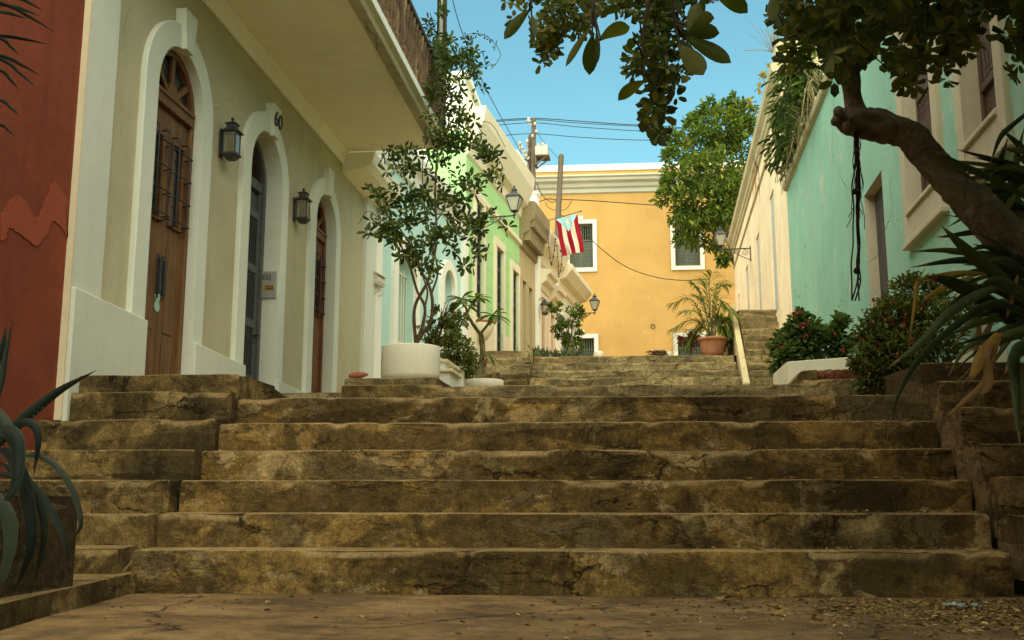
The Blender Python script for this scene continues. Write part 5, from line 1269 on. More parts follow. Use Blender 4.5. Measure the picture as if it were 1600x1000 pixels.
BL = [(690, 75, 26, 22, 90), (715, 85, 26, 26, 90), (740, 105, 20, 20, 50), (690, 120, 24, 24, 60), (745, 125, 14, 16, 24), (700, 160, 24, 20, 60), (725, 180, 18, 22, 44), (690, 205, 26, 22, 90), (720, 215, 30, 20, 90), (745, 235, 24, 24, 90), (770, 255, 20, 22, 60), (785, 270, 10, 14, 18), (620, 240, 20, 12, 44), (650, 248, 22, 16, 60), (680, 250, 24, 20, 70), (640, 275, 16, 14, 30), (605, 265, 8, 8, 8), (620, 310, 22, 16, 60), (590, 300, 12, 10, 20), (655, 320, 26, 24, 110), (690, 310, 22, 26, 80), (720, 300, 20, 24, 60), (735, 280, 16, 20, 40), (640, 350, 24, 20, 90), (600, 360, 20, 12, 60), (578, 366, 10, 8, 20), (615, 375, 18, 10, 36), (660, 375, 24, 18, 80), (690, 365, 22, 18, 60), (720, 350, 22, 16, 54), (745, 345, 14, 14, 28), (655, 410, 18, 14, 44), (625, 395, 14, 10, 26), (672, 420, 12, 10, 20), (740, 375, 16, 22, 40), (735, 410, 12, 12, 20), (765, 330, 12, 10, 14), (700, 390, 14, 8, 18), (790, 345, 8, 8, 10), (670, 45, 8, 22, 26), (690, 20, 6, 16, 12), (680, 140, 18, 16, 30)]
for x, y, rx, ry, n in BL:
    for _ in range(int(n * (.34 if y < 215 else .21))):
        p = vp(rnd.gauss(x, rx * .62), rnd.gauss(y, ry * .62), .22)
        ax = rv(.8) + V((0, 0, .25)); rosette(lf, p, ax, rnd.randint(4, 6), .098, .042, .95, .25)
for x, y in ((726, 55), (745, 52), (757, 55), (765, 60), (775, 72), (766, 100)): rosette(lf, vp(x, y), rv(), 4, .06, .025)
lf.build('foliage', LEAF_VINE, vs)
# ---------------------------------------------------------------- other shrubs and pot plants on the left
def shrub(name, label, cat, base, blobs, n, L, W, mat, stems=6, group=None, up=.35, stemmat=None, sr=.008):
    t = thing(name, label, cat, base, group)
    mb = MB(); base = V(base)
    for k in range(stems):
        c, r, _ = blobs[k % len(blobs)]; tgt = V(c) + V((rnd.uniform(-.6, .6) * r[0], rnd.uniform(-.6, .6) * r[1], r[2] * rnd.uniform(.1, .8)))
        q = path([base + V((rnd.gauss(0, .006), rnd.gauss(0, .006), 0)), base.lerp(tgt, .5) + rv(.04), tgt], 5); mb.tube(q, lerp_r([sr, sr * .4], len(q) - 1), 6, False)
    mb.build('stem', stemmat or STEM, t, smooth=True)
    mb = MB(); blob_leaves(mb, blobs, n, L, W, up); mb.build('foliage', mat, t); return t
def pb(px, py, Y, rx, ry, w, dy=None):
    r = rx * Y / F; return (at_y(px, py, Y), (r, dy or r, ry * Y / F), w)
sp1 = thing('stepped_stoop', 'white stepped stoop with moulded caps right of the round planter', 'stoop', at_y(696, 603, 12.6))
a = at_y(684, 603, 12.2); b = at_y(700, 603, 12.2); zt = at_y(690, 563, 12.2).z; zm = at_y(690, 582, 12.2).z
mb = MB(); mb.wbox(a.x - .2, a.x + .05, 12.4, 13.4, a.z - .2, zt); mb.wbox(a.x - .1, b.x + .02, 12.2, 12.9, a.z - .2, zm); mb.build('block', WHITE2, sp1, bevel=.008)
mb = MB(); mb.wbox(a.x - .23, a.x + .09, 12.37, 13.43, zt, zt + .04); mb.wbox(a.x - .11, b.x + .06, 12.16, 12.94, zm + .002, zm + .045); mb.build('cap', CREAM2, sp1, bevel=.012)
a = at_y(699, 603, 13.4); b = at_y(724, 603, 13.4); zt = at_y(700, 577, 13.4).z
sp2 = thing('square_planter', 'small square white planter with a moulded rim, holding a green bush', 'planter', V(((a.x + b.x) / 2, 13.6, a.z)))
mb = MB(); mb.wbox(a.x, b.x, 13.4, 13.75, a.z - .15, zt); mb.build('box', WHITE2, sp2, bevel=.008)
mb = MB(); mb.wbox(a.x - .03, b.x + .03, 13.37, 13.78, zt, zt + .035); mb.build('rim', WHITE2, sp2, bevel=.01)
shrub('bush', 'green bush in the square white planter beside the frangipani', 'bush', V(((a.x + b.x) / 2, 13.58, zt)), [pb(712, 545, 13.6, 26, 24, 10), pb(730, 570, 13.5, 18, 18, 7), pb(700, 520, 13.6, 16, 18, 5), pb(718, 500, 13.6, 14, 18, 3)], 1900, .065, .030, leafmat('pale_bush_leaf', [(0, (.09, .12, .03)), (.5, (.17, .20, .055)), (1, (.30, .30, .10))], .5, .35), 9)
shrub('bush', 'thin bush with reddish twigs just behind the round white planter', 'bush', at_y(672, 560, 10.6), [pb(672, 518, 10.6, 22, 22, 6), pb(690, 490, 10.6, 12, 14, 2), pb(700, 478, 10.6, 8, 10, 1)], 430, .055, .026, LEAF_SM, 12)
# frangipani in a white ring
fc = at_y(757, 601, 12.4)
rg = thing('planter_ring', 'low round white planter ring at the base of the frangipani', 'planter', fc)
mb = MB(); mb.lathe(fc, [(.20, -.1), (.235, -.1), (.235, .045), (.225, .055), (.185, .055), (.18, .03), (.02, .03)], 32); mb.build('ring', POTW, rg, smooth=True)
fp = thing('frangipani', 'small frangipani tree with bare forked stems and rosettes of long leaves', 'tree', fc)
FB = stonemat('frangipani_bark', c1=(.20, .16, .07), c2=(.32, .26, .13), darkness=.3, moss=.3, seed=15, cracks=0)
mb = MB()
for s, r in (([(746, 600), (750, 575), (754, 550), (752, 528), (750, 520)], (.038, .030)), ([(750, 522), (740, 508), (731, 492), (728, 480)], (.022, .016)), ([(750, 522), (760, 510), (768, 496)], (.018, .012)), ([(730, 488), (738, 474), (743, 468)], (.014, .010)), ([(728, 482), (722, 470), (718, 465)], (.012, .01)), ([(752, 600), (757, 575), (760, 560)], (.022, .014))):
    q = path([at_y(x, y, 12.4) for x, y in s], 6); mb.tube(q, lerp_r(list(r), len(q) - 1), 9, True, .2)
mb.build('trunk', FB, fp, smooth=True)
mb = MB()
for x, y, n, L in ((722, 466, 11, .24), (744, 466, 9, .22), (770, 492, 12, .24), (764, 556, 5, .16), (730, 478, 6, .2)):
    p = at_y(x, y, 12.4)
    for i in range(n):
        t = 2 * math.pi * i / n + rnd.uniform(-.3, .3); d = V((math.cos(t), math.sin(t) * .8, rnd.uniform(-.45, .6)))
        q = [p + d.normalized() * L * k / 5 + V((0, 0, -.06 * (k / 5) ** 2)) for k in range(6)]; mb.strap(q, [w * L * .30 for w in (.15, .55, .9, 1, .75, .08)], None, .3)
mb.build('foliage', leafmat('frangipani_leaf', [(0, (.09, .15, .04)), (.6, (.15, .22, .06)), (1, (.24, .30, .10))], .45, .35), fp, smooth=True)
# ---------------------------------------------------------------- right side: planters and shrubs in front of the mint house
wq = thing('white_planter', 'long low white planter wall under the red-flowered shrub by the mint house', 'planter', (2.3, 12, 1.8))
A = at_y(1208, 600, 12.3); B = at_y(1231, 600, 11.9); zt = at_y(1231, 565, 11.9).z; zs = at_y(1208, 585, 12.3).z
mb = MB()
mb.plan([(A.x, A.y), (B.x, B.y), (B.x + .12, B.y + .14), (A.x + .12, A.y + .2)], 1.4, [zs, zt, zt, zs])
mb.plan([(B.x + .002, B.y), (2.9, B.y + .05), (2.9, B.y + .18), (B.x + .122, B.y + .14)], 1.4, [zt, zt + .07, zt + .07, zt]); mb.build('wall', POTW, wq, bevel=.008)
mb = MB(); mb.plan([(A.x + .1, A.y + .15), (B.x + .1, B.y + .1), (2.9, B.y + .1), (2.95, 14.2), (2.2, 14.2)], 1.4, zt - .04); mb.build('soil', EARTH, wq)
br = thing('brick_edging', 'row of upright old red bricks in front of the long white planter', 'edging', (2.2, 9.6, 1.5))
BRK = stonemat('old_brick', c1=(.17, .06, .028), c2=(.28, .10, .05), dark=(.04, .02, .012), light=(.35, .2, .11), darkness=.5, moss=.15, seed=17, across=14, cracks=.3)
a = at_y(1279, 598, 9.6); zb = at_y(1290, 577, 9.6).z; x = a.x
while x < 2.75:
    mb = MB(); stone(mb, (x, 9.6 + rnd.uniform(-.008, .008)), (x + .066, 9.6), .11, 1.35, zb + rnd.uniform(-.008, .006), seed=x * 9, seg=.02, chip=.012, rough=.003); mb.build('brick', BRK, br, smooth=True); x += .072
p = [at_y(1232, 602, 9.55), at_y(1252, 579, 9.55), at_y(1278, 577, 9.55), at_y(1278, 602, 9.55)]
FE = Fr(0, 9.55, 1, 0)
mb = MB(); mb.prism(FE, [(q.x, q.z) for q in p] , -.25, 0); o = mb.build('end_stone', STONE_D, br, bevel=.015)
cb = thing('concrete_block', 'pale flaking concrete block at the right end of the top step', 'block', (2.0, 8.3, 1.3))
a = at_y(1256, 610, 8.3); mb = MB(); stone(mb, (a.x, 8.3), (2.75, 8.42), .5, 1.1, at_y(1300, 592, 8.3).z, seed=311, seg=.04, chip=.02)
mb.build('block', stonemat('pale_concrete', c1=(.28, .21, .11), c2=(.42, .33, .19), darkness=.5, moss=.25, seed=19, patch=.52), cb, smooth=True)
sw = thing('sloped_wall', 'white sloping planter wall behind the dark side steps on the right', 'wall', (2.4, 7.5, 1.2))
q = [at_y(1420, 616, 7.75), at_y(1436, 608, 7.75), at_y(1530, 536, 7.75), at_y(1640, 520, 7.75), at_y(1640, 660, 7.75), at_y(1420, 660, 7.75)]
FS = Fr(0, 7.75, 1, 0)
mb = MB(); mb.prism(FS, [(p.x, p.z) for p in q], -.14, 0); mb.build('wall', POTW, sw, bevel=.008)
def blossoms(t, pts, r, mat=FLOWER):
    for p in pts:
        mb = MB()
        for _ in range(9):
            d = rv(); mb.leaf(p + d * r * .3, d, V((0, 0, 1)), r, r * .8, .4)
        mb.build('blossom', mat, t)
eb = shrub('flowering_shrub', 'leafy shrub with bright red flower heads in the white planter, left one', 'shrub', at_y(1245, 565, 12.6), [pb(1245, 545, 12.6, 30, 24, 10), pb(1225, 560, 12.5, 20, 20, 6), pb(1262, 528, 12.6, 22, 20, 6), pb(1246, 508, 12.6, 14, 14, 3), pb(1272, 548, 12.5, 16, 16, 4)], 1350, .115, .05, LEAF_EU, 10)
blossoms(eb, [at_y(x, y, 12.35) for x, y in ((1244, 487), (1250, 488), (1262, 503), (1253, 509), (1260, 523), (1218, 540), (1240, 492))], .034)
eb2 = shrub('flowering_shrub', 'darker leafy shrub behind the white planter, right of the red-flowered one', 'shrub', at_y(1305, 560, 12.9), [pb(1305, 535, 12.9, 22, 22, 8), pb(1312, 512, 12.9, 12, 14, 3), pb(1290, 545, 12.9, 16, 14, 4), pb(1320, 550, 12.8, 10, 12, 2)], 800, .105, .045, LEAF_EU, 8)
blossoms(eb2, [at_y(x, y, 12.6) for x, y in ((1317, 547), (1304, 523))], .03)
rb = shrub('spreading_shrub', 'dense fine-leaved shrub dotted with tiny red flowers, in front of the mint wall', 'shrub', at_y(1400, 615, 8.2), [pb(1395, 560, 8.2, 52, 46, 14), pb(1360, 590, 8.1, 28, 34, 6), pb(1400, 500, 8.3, 40, 34, 8), pb(1450, 520, 8.3, 48, 50, 10), pb(1370, 520, 8.2, 30, 30, 5), pb(1430, 455, 8.4, 34, 26, 5), pb(1350, 560, 8.1, 22, 20, 3), pb(1470, 580, 8.2, 40, 40, 6), pb(1500, 470, 8.4, 40, 30, 4)], 9500, .046, .022, LEAF_SM, 24)
blossoms(rb, [at_y(rnd.gauss(1395, 38), rnd.gauss(510, 45), 7.85) for _ in range(12)] + [at_y(x, y, 7.8) for x, y in ((1412, 495), (1411, 504), (1426, 530), (1364, 502), (1332, 500), (1333, 523), (1440, 385), (1365, 470), (1348, 486))], .013)
# weedy plant in front of the concrete block
wd = thing('weed', 'small blue-green weed sprouting on the top step', 'plant', at_y(1333, 616, 7.9))
mb = MB(); straps(mb, [([(1332, 618), (1328, 612), (1325, 604)], (7.9, 7.9), 6), ([(1333, 618), (1336, 608), (1344, 603)], (7.9, 7.9), 5), ([(1332, 618), (1333, 610), (1331, 603)], (7.9, 7.9), 4)]); mb.build('foliage', STRAP, wd, smooth=True)
# creeper on the mint roof
vn = thing('roof_creeper', 'green creeper with long hanging leaves spilling over the mint house coping', 'vine', FR.p(17, 0, 6.5))
mb = MB()
for _ in range(330):
    t = rnd.random(); u = 15.6 + 3.6 * t; h = (.25 + 1.15 * math.sin(math.pi * (.12 + .7 * (1 - t)))) * (rnd.random() ** .7)
    p = FR.p(u, rnd.gauss(.05, .14), 6.5 + h + .1 * nz(u, h, 2, 2))
    for k in range(3): mb.leaf(p + rv(.08), (V((-.5, -.3, -.65)) + rv(.5)).normalized(), V((0, 0, 1)), rnd.uniform(.2, .32), .085, .25)
mb.build('foliage', LEAF_VINE, vn)
mb = MB()
for _ in range(60):
    u = rnd.uniform(14.5, 19.3); p = FR.p(u, .06, 6.45); mb.tube(path([p, p + V((-.08, 0, rnd.uniform(.0, .35))) + rv(.08), p + V((-.14, 0, rnd.uniform(-.5, .3))) + rv(.14)], 3), .006, 4, False)
mb.build('stem', DRYG, vn)
# dry tuft and yellow-leaved sprigs growing from the cream cornice
dt = thing('dry_tuft', 'tuft of dry grass on the top corner of the cream house', 'grass tuft', FR.p(20, .1, 9.0))
mb = MB(); c = at_y(1213, 82, 20.6)
for _ in range(46):
    e = at_y(1213 + rnd.gauss(-8, 13), 60 + rnd.gauss(-6, 16), 20.6 + rnd.gauss(0, .2)); mb.tube([c + rv(.06), c.lerp(e, .6) + rv(.04), e], [.006, .004, .002], 4, False)
mb.tube(path([c, at_y(1190, 78, 20.5), at_y(1163, 79, 20.4)], 4), .008, 4, False); mb.build('foliage', DRYG, dt)
sg = thing('wall_sprig', 'thin sprigs with yellow-green leaves rooted in the cream cornice', 'plant', FR.p(23, .1, 9))
mb = MB(); st2 = MB()
for x, y, bx_, by in ((1190, 120, 1200, 150), (1186, 138, 1196, 165), (1172, 158, 1184, 190), (1203, 105, 1206, 125), (1194, 116, 1203, 140)):
    c = at_y(x, y, 23); st2.tube(path([at_y(bx_, by, 23), at_y((x + bx_) / 2 + 3, (y + by) / 2, 23), c], 4), .01, 5, False)
    for k in range(9): mb.leaf(c, (rv() + V((0, 0, .2))).normalized(), V((0, 0, 1)), rnd.uniform(.1, .18), .07, .2)
mb.build('foliage', leafmat('yellow_leaf', [(0, (.25, .22, .03)), (.6, (.36, .28, .04)), (1, (.14, .17, .03))], .5, .4), sg); st2.build('stem', DRYG, sg)
# big tree behind the cream house
ft = thing('street_tree', 'dense green tree spilling over the cream house in front of the yellow building', 'tree', (4.3, 35.4, 4.8))
mb = MB(); q = path([V((4.4, 35.4, 4.6)), V((4.3, 35.3, 7)), V((3.8, 35.2, 9)), V((3.5, 35, 11))], 6); mb.tube(q, lerp_r([.28, .22, .14, .07], len(q) - 1), 12, False, .2)
for x, y in ((1060, 330), (1070, 210), (1140, 180), (1120, 280), (1110, 360), (1090, 250)): mb.tube(path([V((4.0, 35.3, 8.2)), (V((4.0, 35.3, 8.2)) + at_y(x, y, 34.8)) / 2 + V((0, 0, .5)), at_y(x, y, 34.8)], 5), [.08 * (1 - .7 * i / 10) for i in range(11)], 7, False)
mb.build('trunk', BARK, ft, smooth=True)
FT = [(1090, 230, 38, 34, 10), (1130, 200, 38, 34, 10), (1160, 185, 24, 30, 6), (1065, 210, 22, 24, 4), (1110, 270, 44, 36, 11), (1150, 250, 34, 40, 9), (1065, 270, 28, 26, 5), (1090, 320, 44, 34, 11), (1130, 320, 36, 36, 9), (1055, 310, 30, 12, 3), (1070, 340, 24, 18, 4), (1110, 365, 34, 26, 7), (1120, 400, 18, 18, 3), (1075, 370, 22, 18, 3), (1145, 300, 24, 36, 6), (1108, 168, 14, 14, 2), (1150, 160, 12, 12, 2), (1040, 290, 10, 8, 1), (1050, 245, 14, 14, 2), (1095, 188, 20, 14, 3)]
mb = MB(); blob_leaves(mb, [pb(x, y, 34.6 + rnd.gauss(0, .4), rx, ry, w) for x, y, rx, ry, w in FT], 10500, .19, .085, .2, .62); mb.build('crown', LEAF_FAR, ft)
# potted palm at the head of the far flight
TERRA = plain('terracotta', (.36, .155, .075), .8, .2, .28, nscale=5)
pt = at_y(1114, 559, 21.9)
po = thing('terracotta_pot', 'terracotta pot at the head of the far stairs, holding a palm', 'pot', pt)
mb = MB(); mb.lathe(pt, [(.19, 0), (.23, .12), (.27, .30), (.285, .36), (.315, .365), (.315, .42), (.29, .425), (.275, .38), (.02, .38)], 32); mb.build('pot', TERRA, po, smooth=True)
pm = thing('potted_palm', 'arching feathery palm growing in the terracotta pot', 'palm', pt + V((0, 0, .38)))
mb = MB(); sm = MB(); c0 = pt + V((0, 0, .38))
FRD_ = [((1082, 470), (1046, 475)), ((1085, 500), (1048, 515)), ((1095, 460), (1080, 440)), ((1108, 450), (1112, 425)), ((1120, 455), (1140, 445)), ((1125, 480), (1150, 492)), ((1090, 490), (1068, 485)), ((1120, 470), (1134, 480)), ((1100, 475), (1088, 462)), ((1075, 515), (1060, 545)), ((1116, 460), (1126, 440)), ((1128, 500), (1142, 520)), ((1100, 500), (1080, 520)), ((1104, 452), (1098, 440)), ((1122, 495), (1128, 515)), ((1095, 510), (1075, 540)), ((1112, 500), (1105, 520))]
for (m, e) in FRD_:
    Yq = 21.9 + rnd.gauss(0, .35); q = path([c0 + rv(.04), at_y(*m, (21.9 + Yq) / 2), at_y(*e, Yq)], 12); sm.tube(q, lerp_r([.012, .005], len(q) - 1), 5, False)
    for i in range(6, len(q)):
        d = (q[min(i + 1, len(q) - 1)] - q[i - 1]).normalized(); t = (i - 6) / (len(q) - 7)
        L = .34 * math.sin(math.pi * (.18 + .72 * t)) + .06
        a = d.cross(V((0, 0, 1))).normalized()
        for s in (-1, 1):
            dd = (a * s * .75 + d * .75 + V((0, 0, rnd.uniform(-.45, .15)))).normalized(); p = q[i]
            mb.strap([p, p + dd * L * .5, p + dd * L + V((0, 0, -L * .25))], [.014, .026, .003], None, .2)
mb.build('frond', PALM, pm); sm.build('stem', STEMG, pm)
shrub('bush', 'small leafy bush squeezed between the terracotta pot and the narrow staircase', 'bush', at_y(1140, 558, 22.3), [pb(1138, 520, 22.4, 12, 30, 4), pb(1128, 510, 22.4, 14, 14, 3), pb(1140, 540, 22.3, 8, 14, 2)], 420, .10, .045, LEAF_FAR, 6)
shrub('croton', 'small red-leaved plant beside the terracotta pot', 'plant', at_y(1080, 558, 22.2), [pb(1076, 535, 22.2, 12, 10, 2), pb(1070, 525, 22.2, 8, 6, 1)], 60, .14, .05, leafmat('red_leaf', [(0, (.14, .03, .02)), (1, (.28, .09, .03))], .5, .25), 5)
# far left: small tree and strappy plants by the end of the row
shrub('small_tree', 'thin small tree with a loose crown beside the last house of the row', 'tree', at_y(887, 556, 23.5), [pb(868, 480, 23.5, 10, 8, 3), pb(898, 490, 23.4, 14, 14, 5), pb(882, 500, 23.5, 14, 12, 4), pb(905, 512, 23.4, 8, 10, 2), pb(872, 510, 23.5, 10, 8, 2), pb(893, 530, 23.4, 14, 10, 4), pb(900, 545, 23.4, 12, 8, 3), pb(877, 530, 23.5, 8, 14, 2)], 1600, .075, .04, LEAF_FAR, 12, stemmat=STEMG, sr=.02)
gc = thing('strappy_ground_plants', 'low strappy green plants along the top edge of the far stairs, left end', 'plants', at_y(860, 556, 22))
mb = MB()
for _ in range(150):
    x = rnd.uniform(832, 905); Yq = rnd.uniform(21.6, 22.6); b = at_y(x, 560, Yq); h = rnd.uniform(8, 20) * Yq / F; dx = rnd.gauss(0, .07)
    mb.strap([b, b + V((dx * .4, rnd.gauss(0, .03), h * .6)), b + V((dx, rnd.gauss(0, .05), h))], [.03, .03, .004], V((1, .2, 0)), .3)
mb.build('foliage', STRAP, gc); gc['kind'] = 'stuff'
shrub('agave', 'spiky dark agave at the left end of the far stairs, under the tan house', 'agave', at_y(833, 558, 21.4), [pb(836, 552, 21.4, 8, 6, 1)], 14, .16, .03, STRAP, 2)

# ================================================================ street furniture
GLASSL = N('lamp_glass', .25, .4); GLASSL.col((.55, .53, .40)); GLASSL.b.inputs['Transmission Weight'].default_value = .35; GLASSL = GLASSL.m
BLK = plain('dark_iron', (.025, .028, .027), .5, .45, .35, nscale=25)
def street_lamp(label, fr, u, zb, arm, h, n0=0, group='lantern lamps on scrolled wall brackets'):
    """four sided tapering lantern on a scrolled wall bracket; zb: z of the bracket bar; arm: length along the wall normal"""
    t = thing('street_lamp', label, 'street lamp', fr.p(u, n0, zb), group)
    mb = MB(); P = lambda n, z: fr.p(u, n0 + n, z)
    mb.tube([P(0, zb), P(arm, zb)], .016, 8); mb.tube([P(.012, zb + .06), P(.012, zb - .36)], .018, 8)
    dg = path([P(.01, zb - .33), P(arm * .35, zb - .20), P(arm * .78, zb - .02)], 8); mb.tube(dg, .010, 6)
    def spiral(cn, cz, r, turns, s=1, a0=0):
        k = int(turns * 18); mb.tube([P(cn + s * r * (1 - .8 * i / k) * math.cos(a0 + 2 * math.pi * turns * i / k), cz + r * (1 - .8 * i / k) * math.sin(a0 + 2 * math.pi * turns * i / k)) for i in range(k + 1)], .008, 6)
    spiral(arm * .20, zb - .115, .095, 1.7, 1, 1.2); spiral(arm * .47, zb - .075, .058, 1.6, -1, 1.0); spiral(arm * .68, zb - .045, .034, 1.5, 1, 1.0)
    mb.lathe(P(arm, zb - .07), [(.006, 0), (.022, .03), (.012, .06), (.03, .075), (.03, .095), (.012, .11), (.012, .17)], 10)
    mb.build('bracket', BLK, t, smooth=False)
    c = P(arm, zb + .10); w0, w1 = h * .13, h * .30; hz = h * .58; e1, e2 = fr.u, fr.n
    cor = lambda k, z: [c + e1 * (a * k) + e2 * (b * k) + V((0, 0, z)) for a, b in ((-1, -1), (1, -1), (1, 1), (-1, 1))]
    mb = MB(); b0, b1 = cor(w0, 0), cor(w1, hz)
    for p, q in zip(b0, b1): mb.tube([p, q], .011, 6)
    for ring, r in ((b0, .012), (b1, .016)):
        for i in range(4): mb.tube([ring[i], ring[(i + 1) % 4]], r, 6)
    mb.tube([c - V((0, 0, .02)), c + V((0, 0, .05))], [.03, .012], 8)
    for p in b0: mb.tube([P(arm, zb + .06), p], .008, 5)
    mb.build('lantern_frame', BLK, t)
    mb = MB(); k = .985; g0, g1 = cor(w0 * .96, .005), cor(w1 * .96, hz - .005)
    for i in range(4): mb.add([g0[i], g0[(i + 1) % 4], g1[(i + 1) % 4], g1[i]], [(0, 1, 2, 3)])
    mb.add(g0, [(0, 1, 2, 3)]); mb.build('lantern_glass', GLASSL, t)
    mb = MB(); mb.hexa(cor(w1 * 1.08, hz + .01) + cor(w1 * .45, hz + h * .20)); mb.hexa(cor(w1 * .40, hz + h * .201) + cor(w1 * .28, hz + h * .30)); 
    mb.lathe(c + V((0, 0, hz + h * .30)), [(w1 * .45, 0), (w1 * .45, .02), (w1 * .2, .05), (.018, .07), (.024, .09), (.004, .12)], 10); mb.build('lantern_cap', BLK, t, bevel=.004)
    return t
u, z = F2.hit(737, 341, .0); 
street_lamp('black lantern street lamp on the light green house, beside the climbing shrub', F2, u, z, .92, .50)
u, z = FR.hit(1173, 388); street_lamp('black lantern street lamp on a scrolled bracket on the cream house wall', FR, u, z, .80, .52)
u, z = F2.hit(904, 491, .0); street_lamp('black lantern street lamp on the end of the row, against the yellow building', F2, 19.5, F2.Z(906, 490, .1), .62, .52)
# utility poles, transformer and wires
POLE = woodmat('weathered_pole', (.085, .065, .045), (.17, .13, .09), .85)
def pole(label, bx, b, t, Y, r, zb=4.5):
    q = thing('utility_pole', label, 'pole', V((at_y(*b, Y).x, Y, zb)), 'wooden utility poles above the row')
    T = at_y(*t, Y); Bq = at_y(*b, Y); d = (T - Bq) / (T.z - Bq.z); B0 = Bq + d * (zb - Bq.z)
    mb = MB(); mb.tube([B0, B0.lerp(T, .5), T, T + V((0, 0, r * .8))], [r * 1.12, r * 1.05, r, r * .25], 12, True); mb.build('pole', POLE, q, smooth=False); return q, T
p1, T1 = pole('tall wooden utility pole carrying the transformer', 0, (833, 310), (834, 186), 36, .085)
p2, T2 = pole('shorter wooden utility pole close beside the tall one', 0, (825, 310), (829, 212), 36.2, .085)
p3, T3 = pole('leaning bare wooden pole behind the flag', 0, (867, 440), (877, 243), 36, .10)
INS = plain('grey_insulator', (.42, .40, .34), .5, .4, .15)
mb = MB(); mb.lathe(at_y(826, 192, 35.9), [(.03, 0), (.08, .04), (.08, .1), (.05, .14), (.07, .18), (.02, .22)], 10); mb.tube([at_y(826, 194, 35.9), at_y(834, 196, 36)], .03, 6)
for x, y in ((836, 196), (832, 215), (838, 208)): mb.lathe(at_y(x, y, 35.85), [(.02, 0), (.05, .03), (.05, .1), (.02, .13)], 8)
mb.build('insulator', INS, p1, smooth=True)
mb = MB()
for _ in range(16):
    x, y = rnd.uniform(812, 826), rnd.uniform(222, 250); mb.lathe(at_y(x, y, 36.0 + rnd.uniform(-.1, .1)), [(.02, 0), (.055, .03), (.05, .09), (.02, .12)], 8)
for _ in range(9): mb.tube(path([at_y(826, rnd.uniform(225, 290), 36), at_y(rnd.uniform(810, 824), rnd.uniform(225, 260), 35.9), at_y(rnd.uniform(814, 826), rnd.uniform(245, 300), 36)], 5), .012, 4, False)
mb.build('fittings', INS, p2, smooth=True)
tf = thing('transformer_box', 'grey transformer crate bracketed to the tall utility pole', 'transformer', at_y(848, 245, 35.8))
a = at_y(837, 246, 35.8); b = at_y(857, 246, 35.8); z1 = at_y(840, 232, 35.8).z
mb = MB(); mb.wbox(a.x, b.x, 35.5, 36.1, a.z, z1); mb.build('box', INS, tf, bevel=.02)
mb = MB(); mb.plan([(a.x, 35.5), (a.x + .05, 35.5), (a.x + .05, 36.1), (a.x, 36.1)], a.z - .38, a.z - .005); mb.tube([V((a.x + .03, 35.55, a.z - .36)), V((b.x, 35.55, a.z))], .03, 6); mb.tube([V((a.x + .03, 36.0, a.z - .36)), V((b.x, 36.0, a.z))], .03, 6); mb.wbox(a.x, b.x + .05, 35.48, 36.12, a.z - .05, a.z - .006); mb.build('shelf', POLE, tf, bevel=.01)
mb = MB()
for x, y in ((841, 228), (848, 226), (853, 229)): mb.lathe(at_y(x, y + 5, 35.8), [(.05, 0), (.03, .08), (.06, .12), (.05, .2), (.02, .22)], 8)
for x0, x1 in ((838, 846), (846, 853)): mb.tube(path([at_y(x0, 236, 35.6), at_y((x0 + x1) / 2, 224, 35.6), at_y(x1, 234, 35.6)], 5), .012, 4, False)
mb.build('terminal', INS, tf, smooth=True)
WIRE = plain('black_cable', (.02, .02, .02), .6, .3, .1)
def wire(label, pts, r=.018, grp='overhead cables across the street'):
    mb = MB(); mb.tube(path(pts, 8), r, 5, False); return tag(mb.build('overhead_cable', WIRE, smooth=True), label, 'cable', grp)
def W(*q): return [at_y(x, y, Y) for x, y, Y in q]
wire('upper pair of overhead cables running right from the tall pole, top cable', W((700, 197, 34), (765, 189, 35), (834, 185, 36), (900, 189, 36), (970, 194, 36.5), (1060, 199, 37), (1200, 214, 38)))
wire('upper pair of overhead cables running right from the tall pole, lower cable of the pair', W((700, 199, 34), (765, 191, 35), (834, 187, 36), (900, 192, 36), (970, 196, 36.5), (1060, 201, 37), (1200, 217, 38)), .014)
wire('overhead cable just below the upper pair, crossing the sky', W((700, 206, 34), (765, 197, 35), (834, 192, 36), (900, 198, 36), (970, 203, 36.5), (1060, 209, 37), (1200, 224, 38)), .014)
wire('lowest of the overhead cables crossing the sky', W((720, 216, 34), (780, 212, 35), (834, 209, 36), (900, 214, 36), (970, 218, 36.5), (1060, 221, 37), (1200, 232, 38)), .014)
wire('thick slack cable falling from the white upper storey to the shorter pole', W((690, 40, 24), (745, 158, 27), (770, 205, 30), (795, 235, 33), (826, 252, 36)), .022)
wire('cable looping between the tall and the leaning pole, running right across the yellow wall', W((840, 316, 36), (856, 311, 36), (868, 312, 36), (890, 312, 36), (930, 314, 36.5), (985, 318, 37), (1045, 322, 37.5), (1100, 326, 38)), .018)
wire('slack cable sagging over the yellow wall below the flag', W((868, 330, 36), (900, 352, 36.5), (935, 385, 37), (975, 415, 37.5), (1020, 432, 38), (1065, 438, 38), (1110, 436, 38)), .016)
wire('short drooping cable loop between the two poles above the flag', W((838, 285, 36), (848, 306, 36), (862, 316, 36), (871, 312, 36)), .014)
wire('thin cable loop right of the leaning pole', W((852, 316, 36), (858, 325, 36), (872, 329, 36), (885, 326, 36), (893, 314, 36.2)), .012)
wire('thin guy wire from the top of the tall pole to the leaning pole', W((838, 205, 36), (852, 225, 36), (875, 250, 36)), .010)
wire('thin wire slanting down through the sky above the climbing shrub', W((702, -20, 22), (722, 50, 25), (760, 140, 29), (815, 240, 36)), .012)
u, z = F2.hit(560, 276, .1)
wire('thin wire looping from the security camera to the cyan house', [FL.p(14.2, .12, 5.1), FL.p(14.9, .25, 4.85), F2.p(.9, .15, 4.95)], .006)
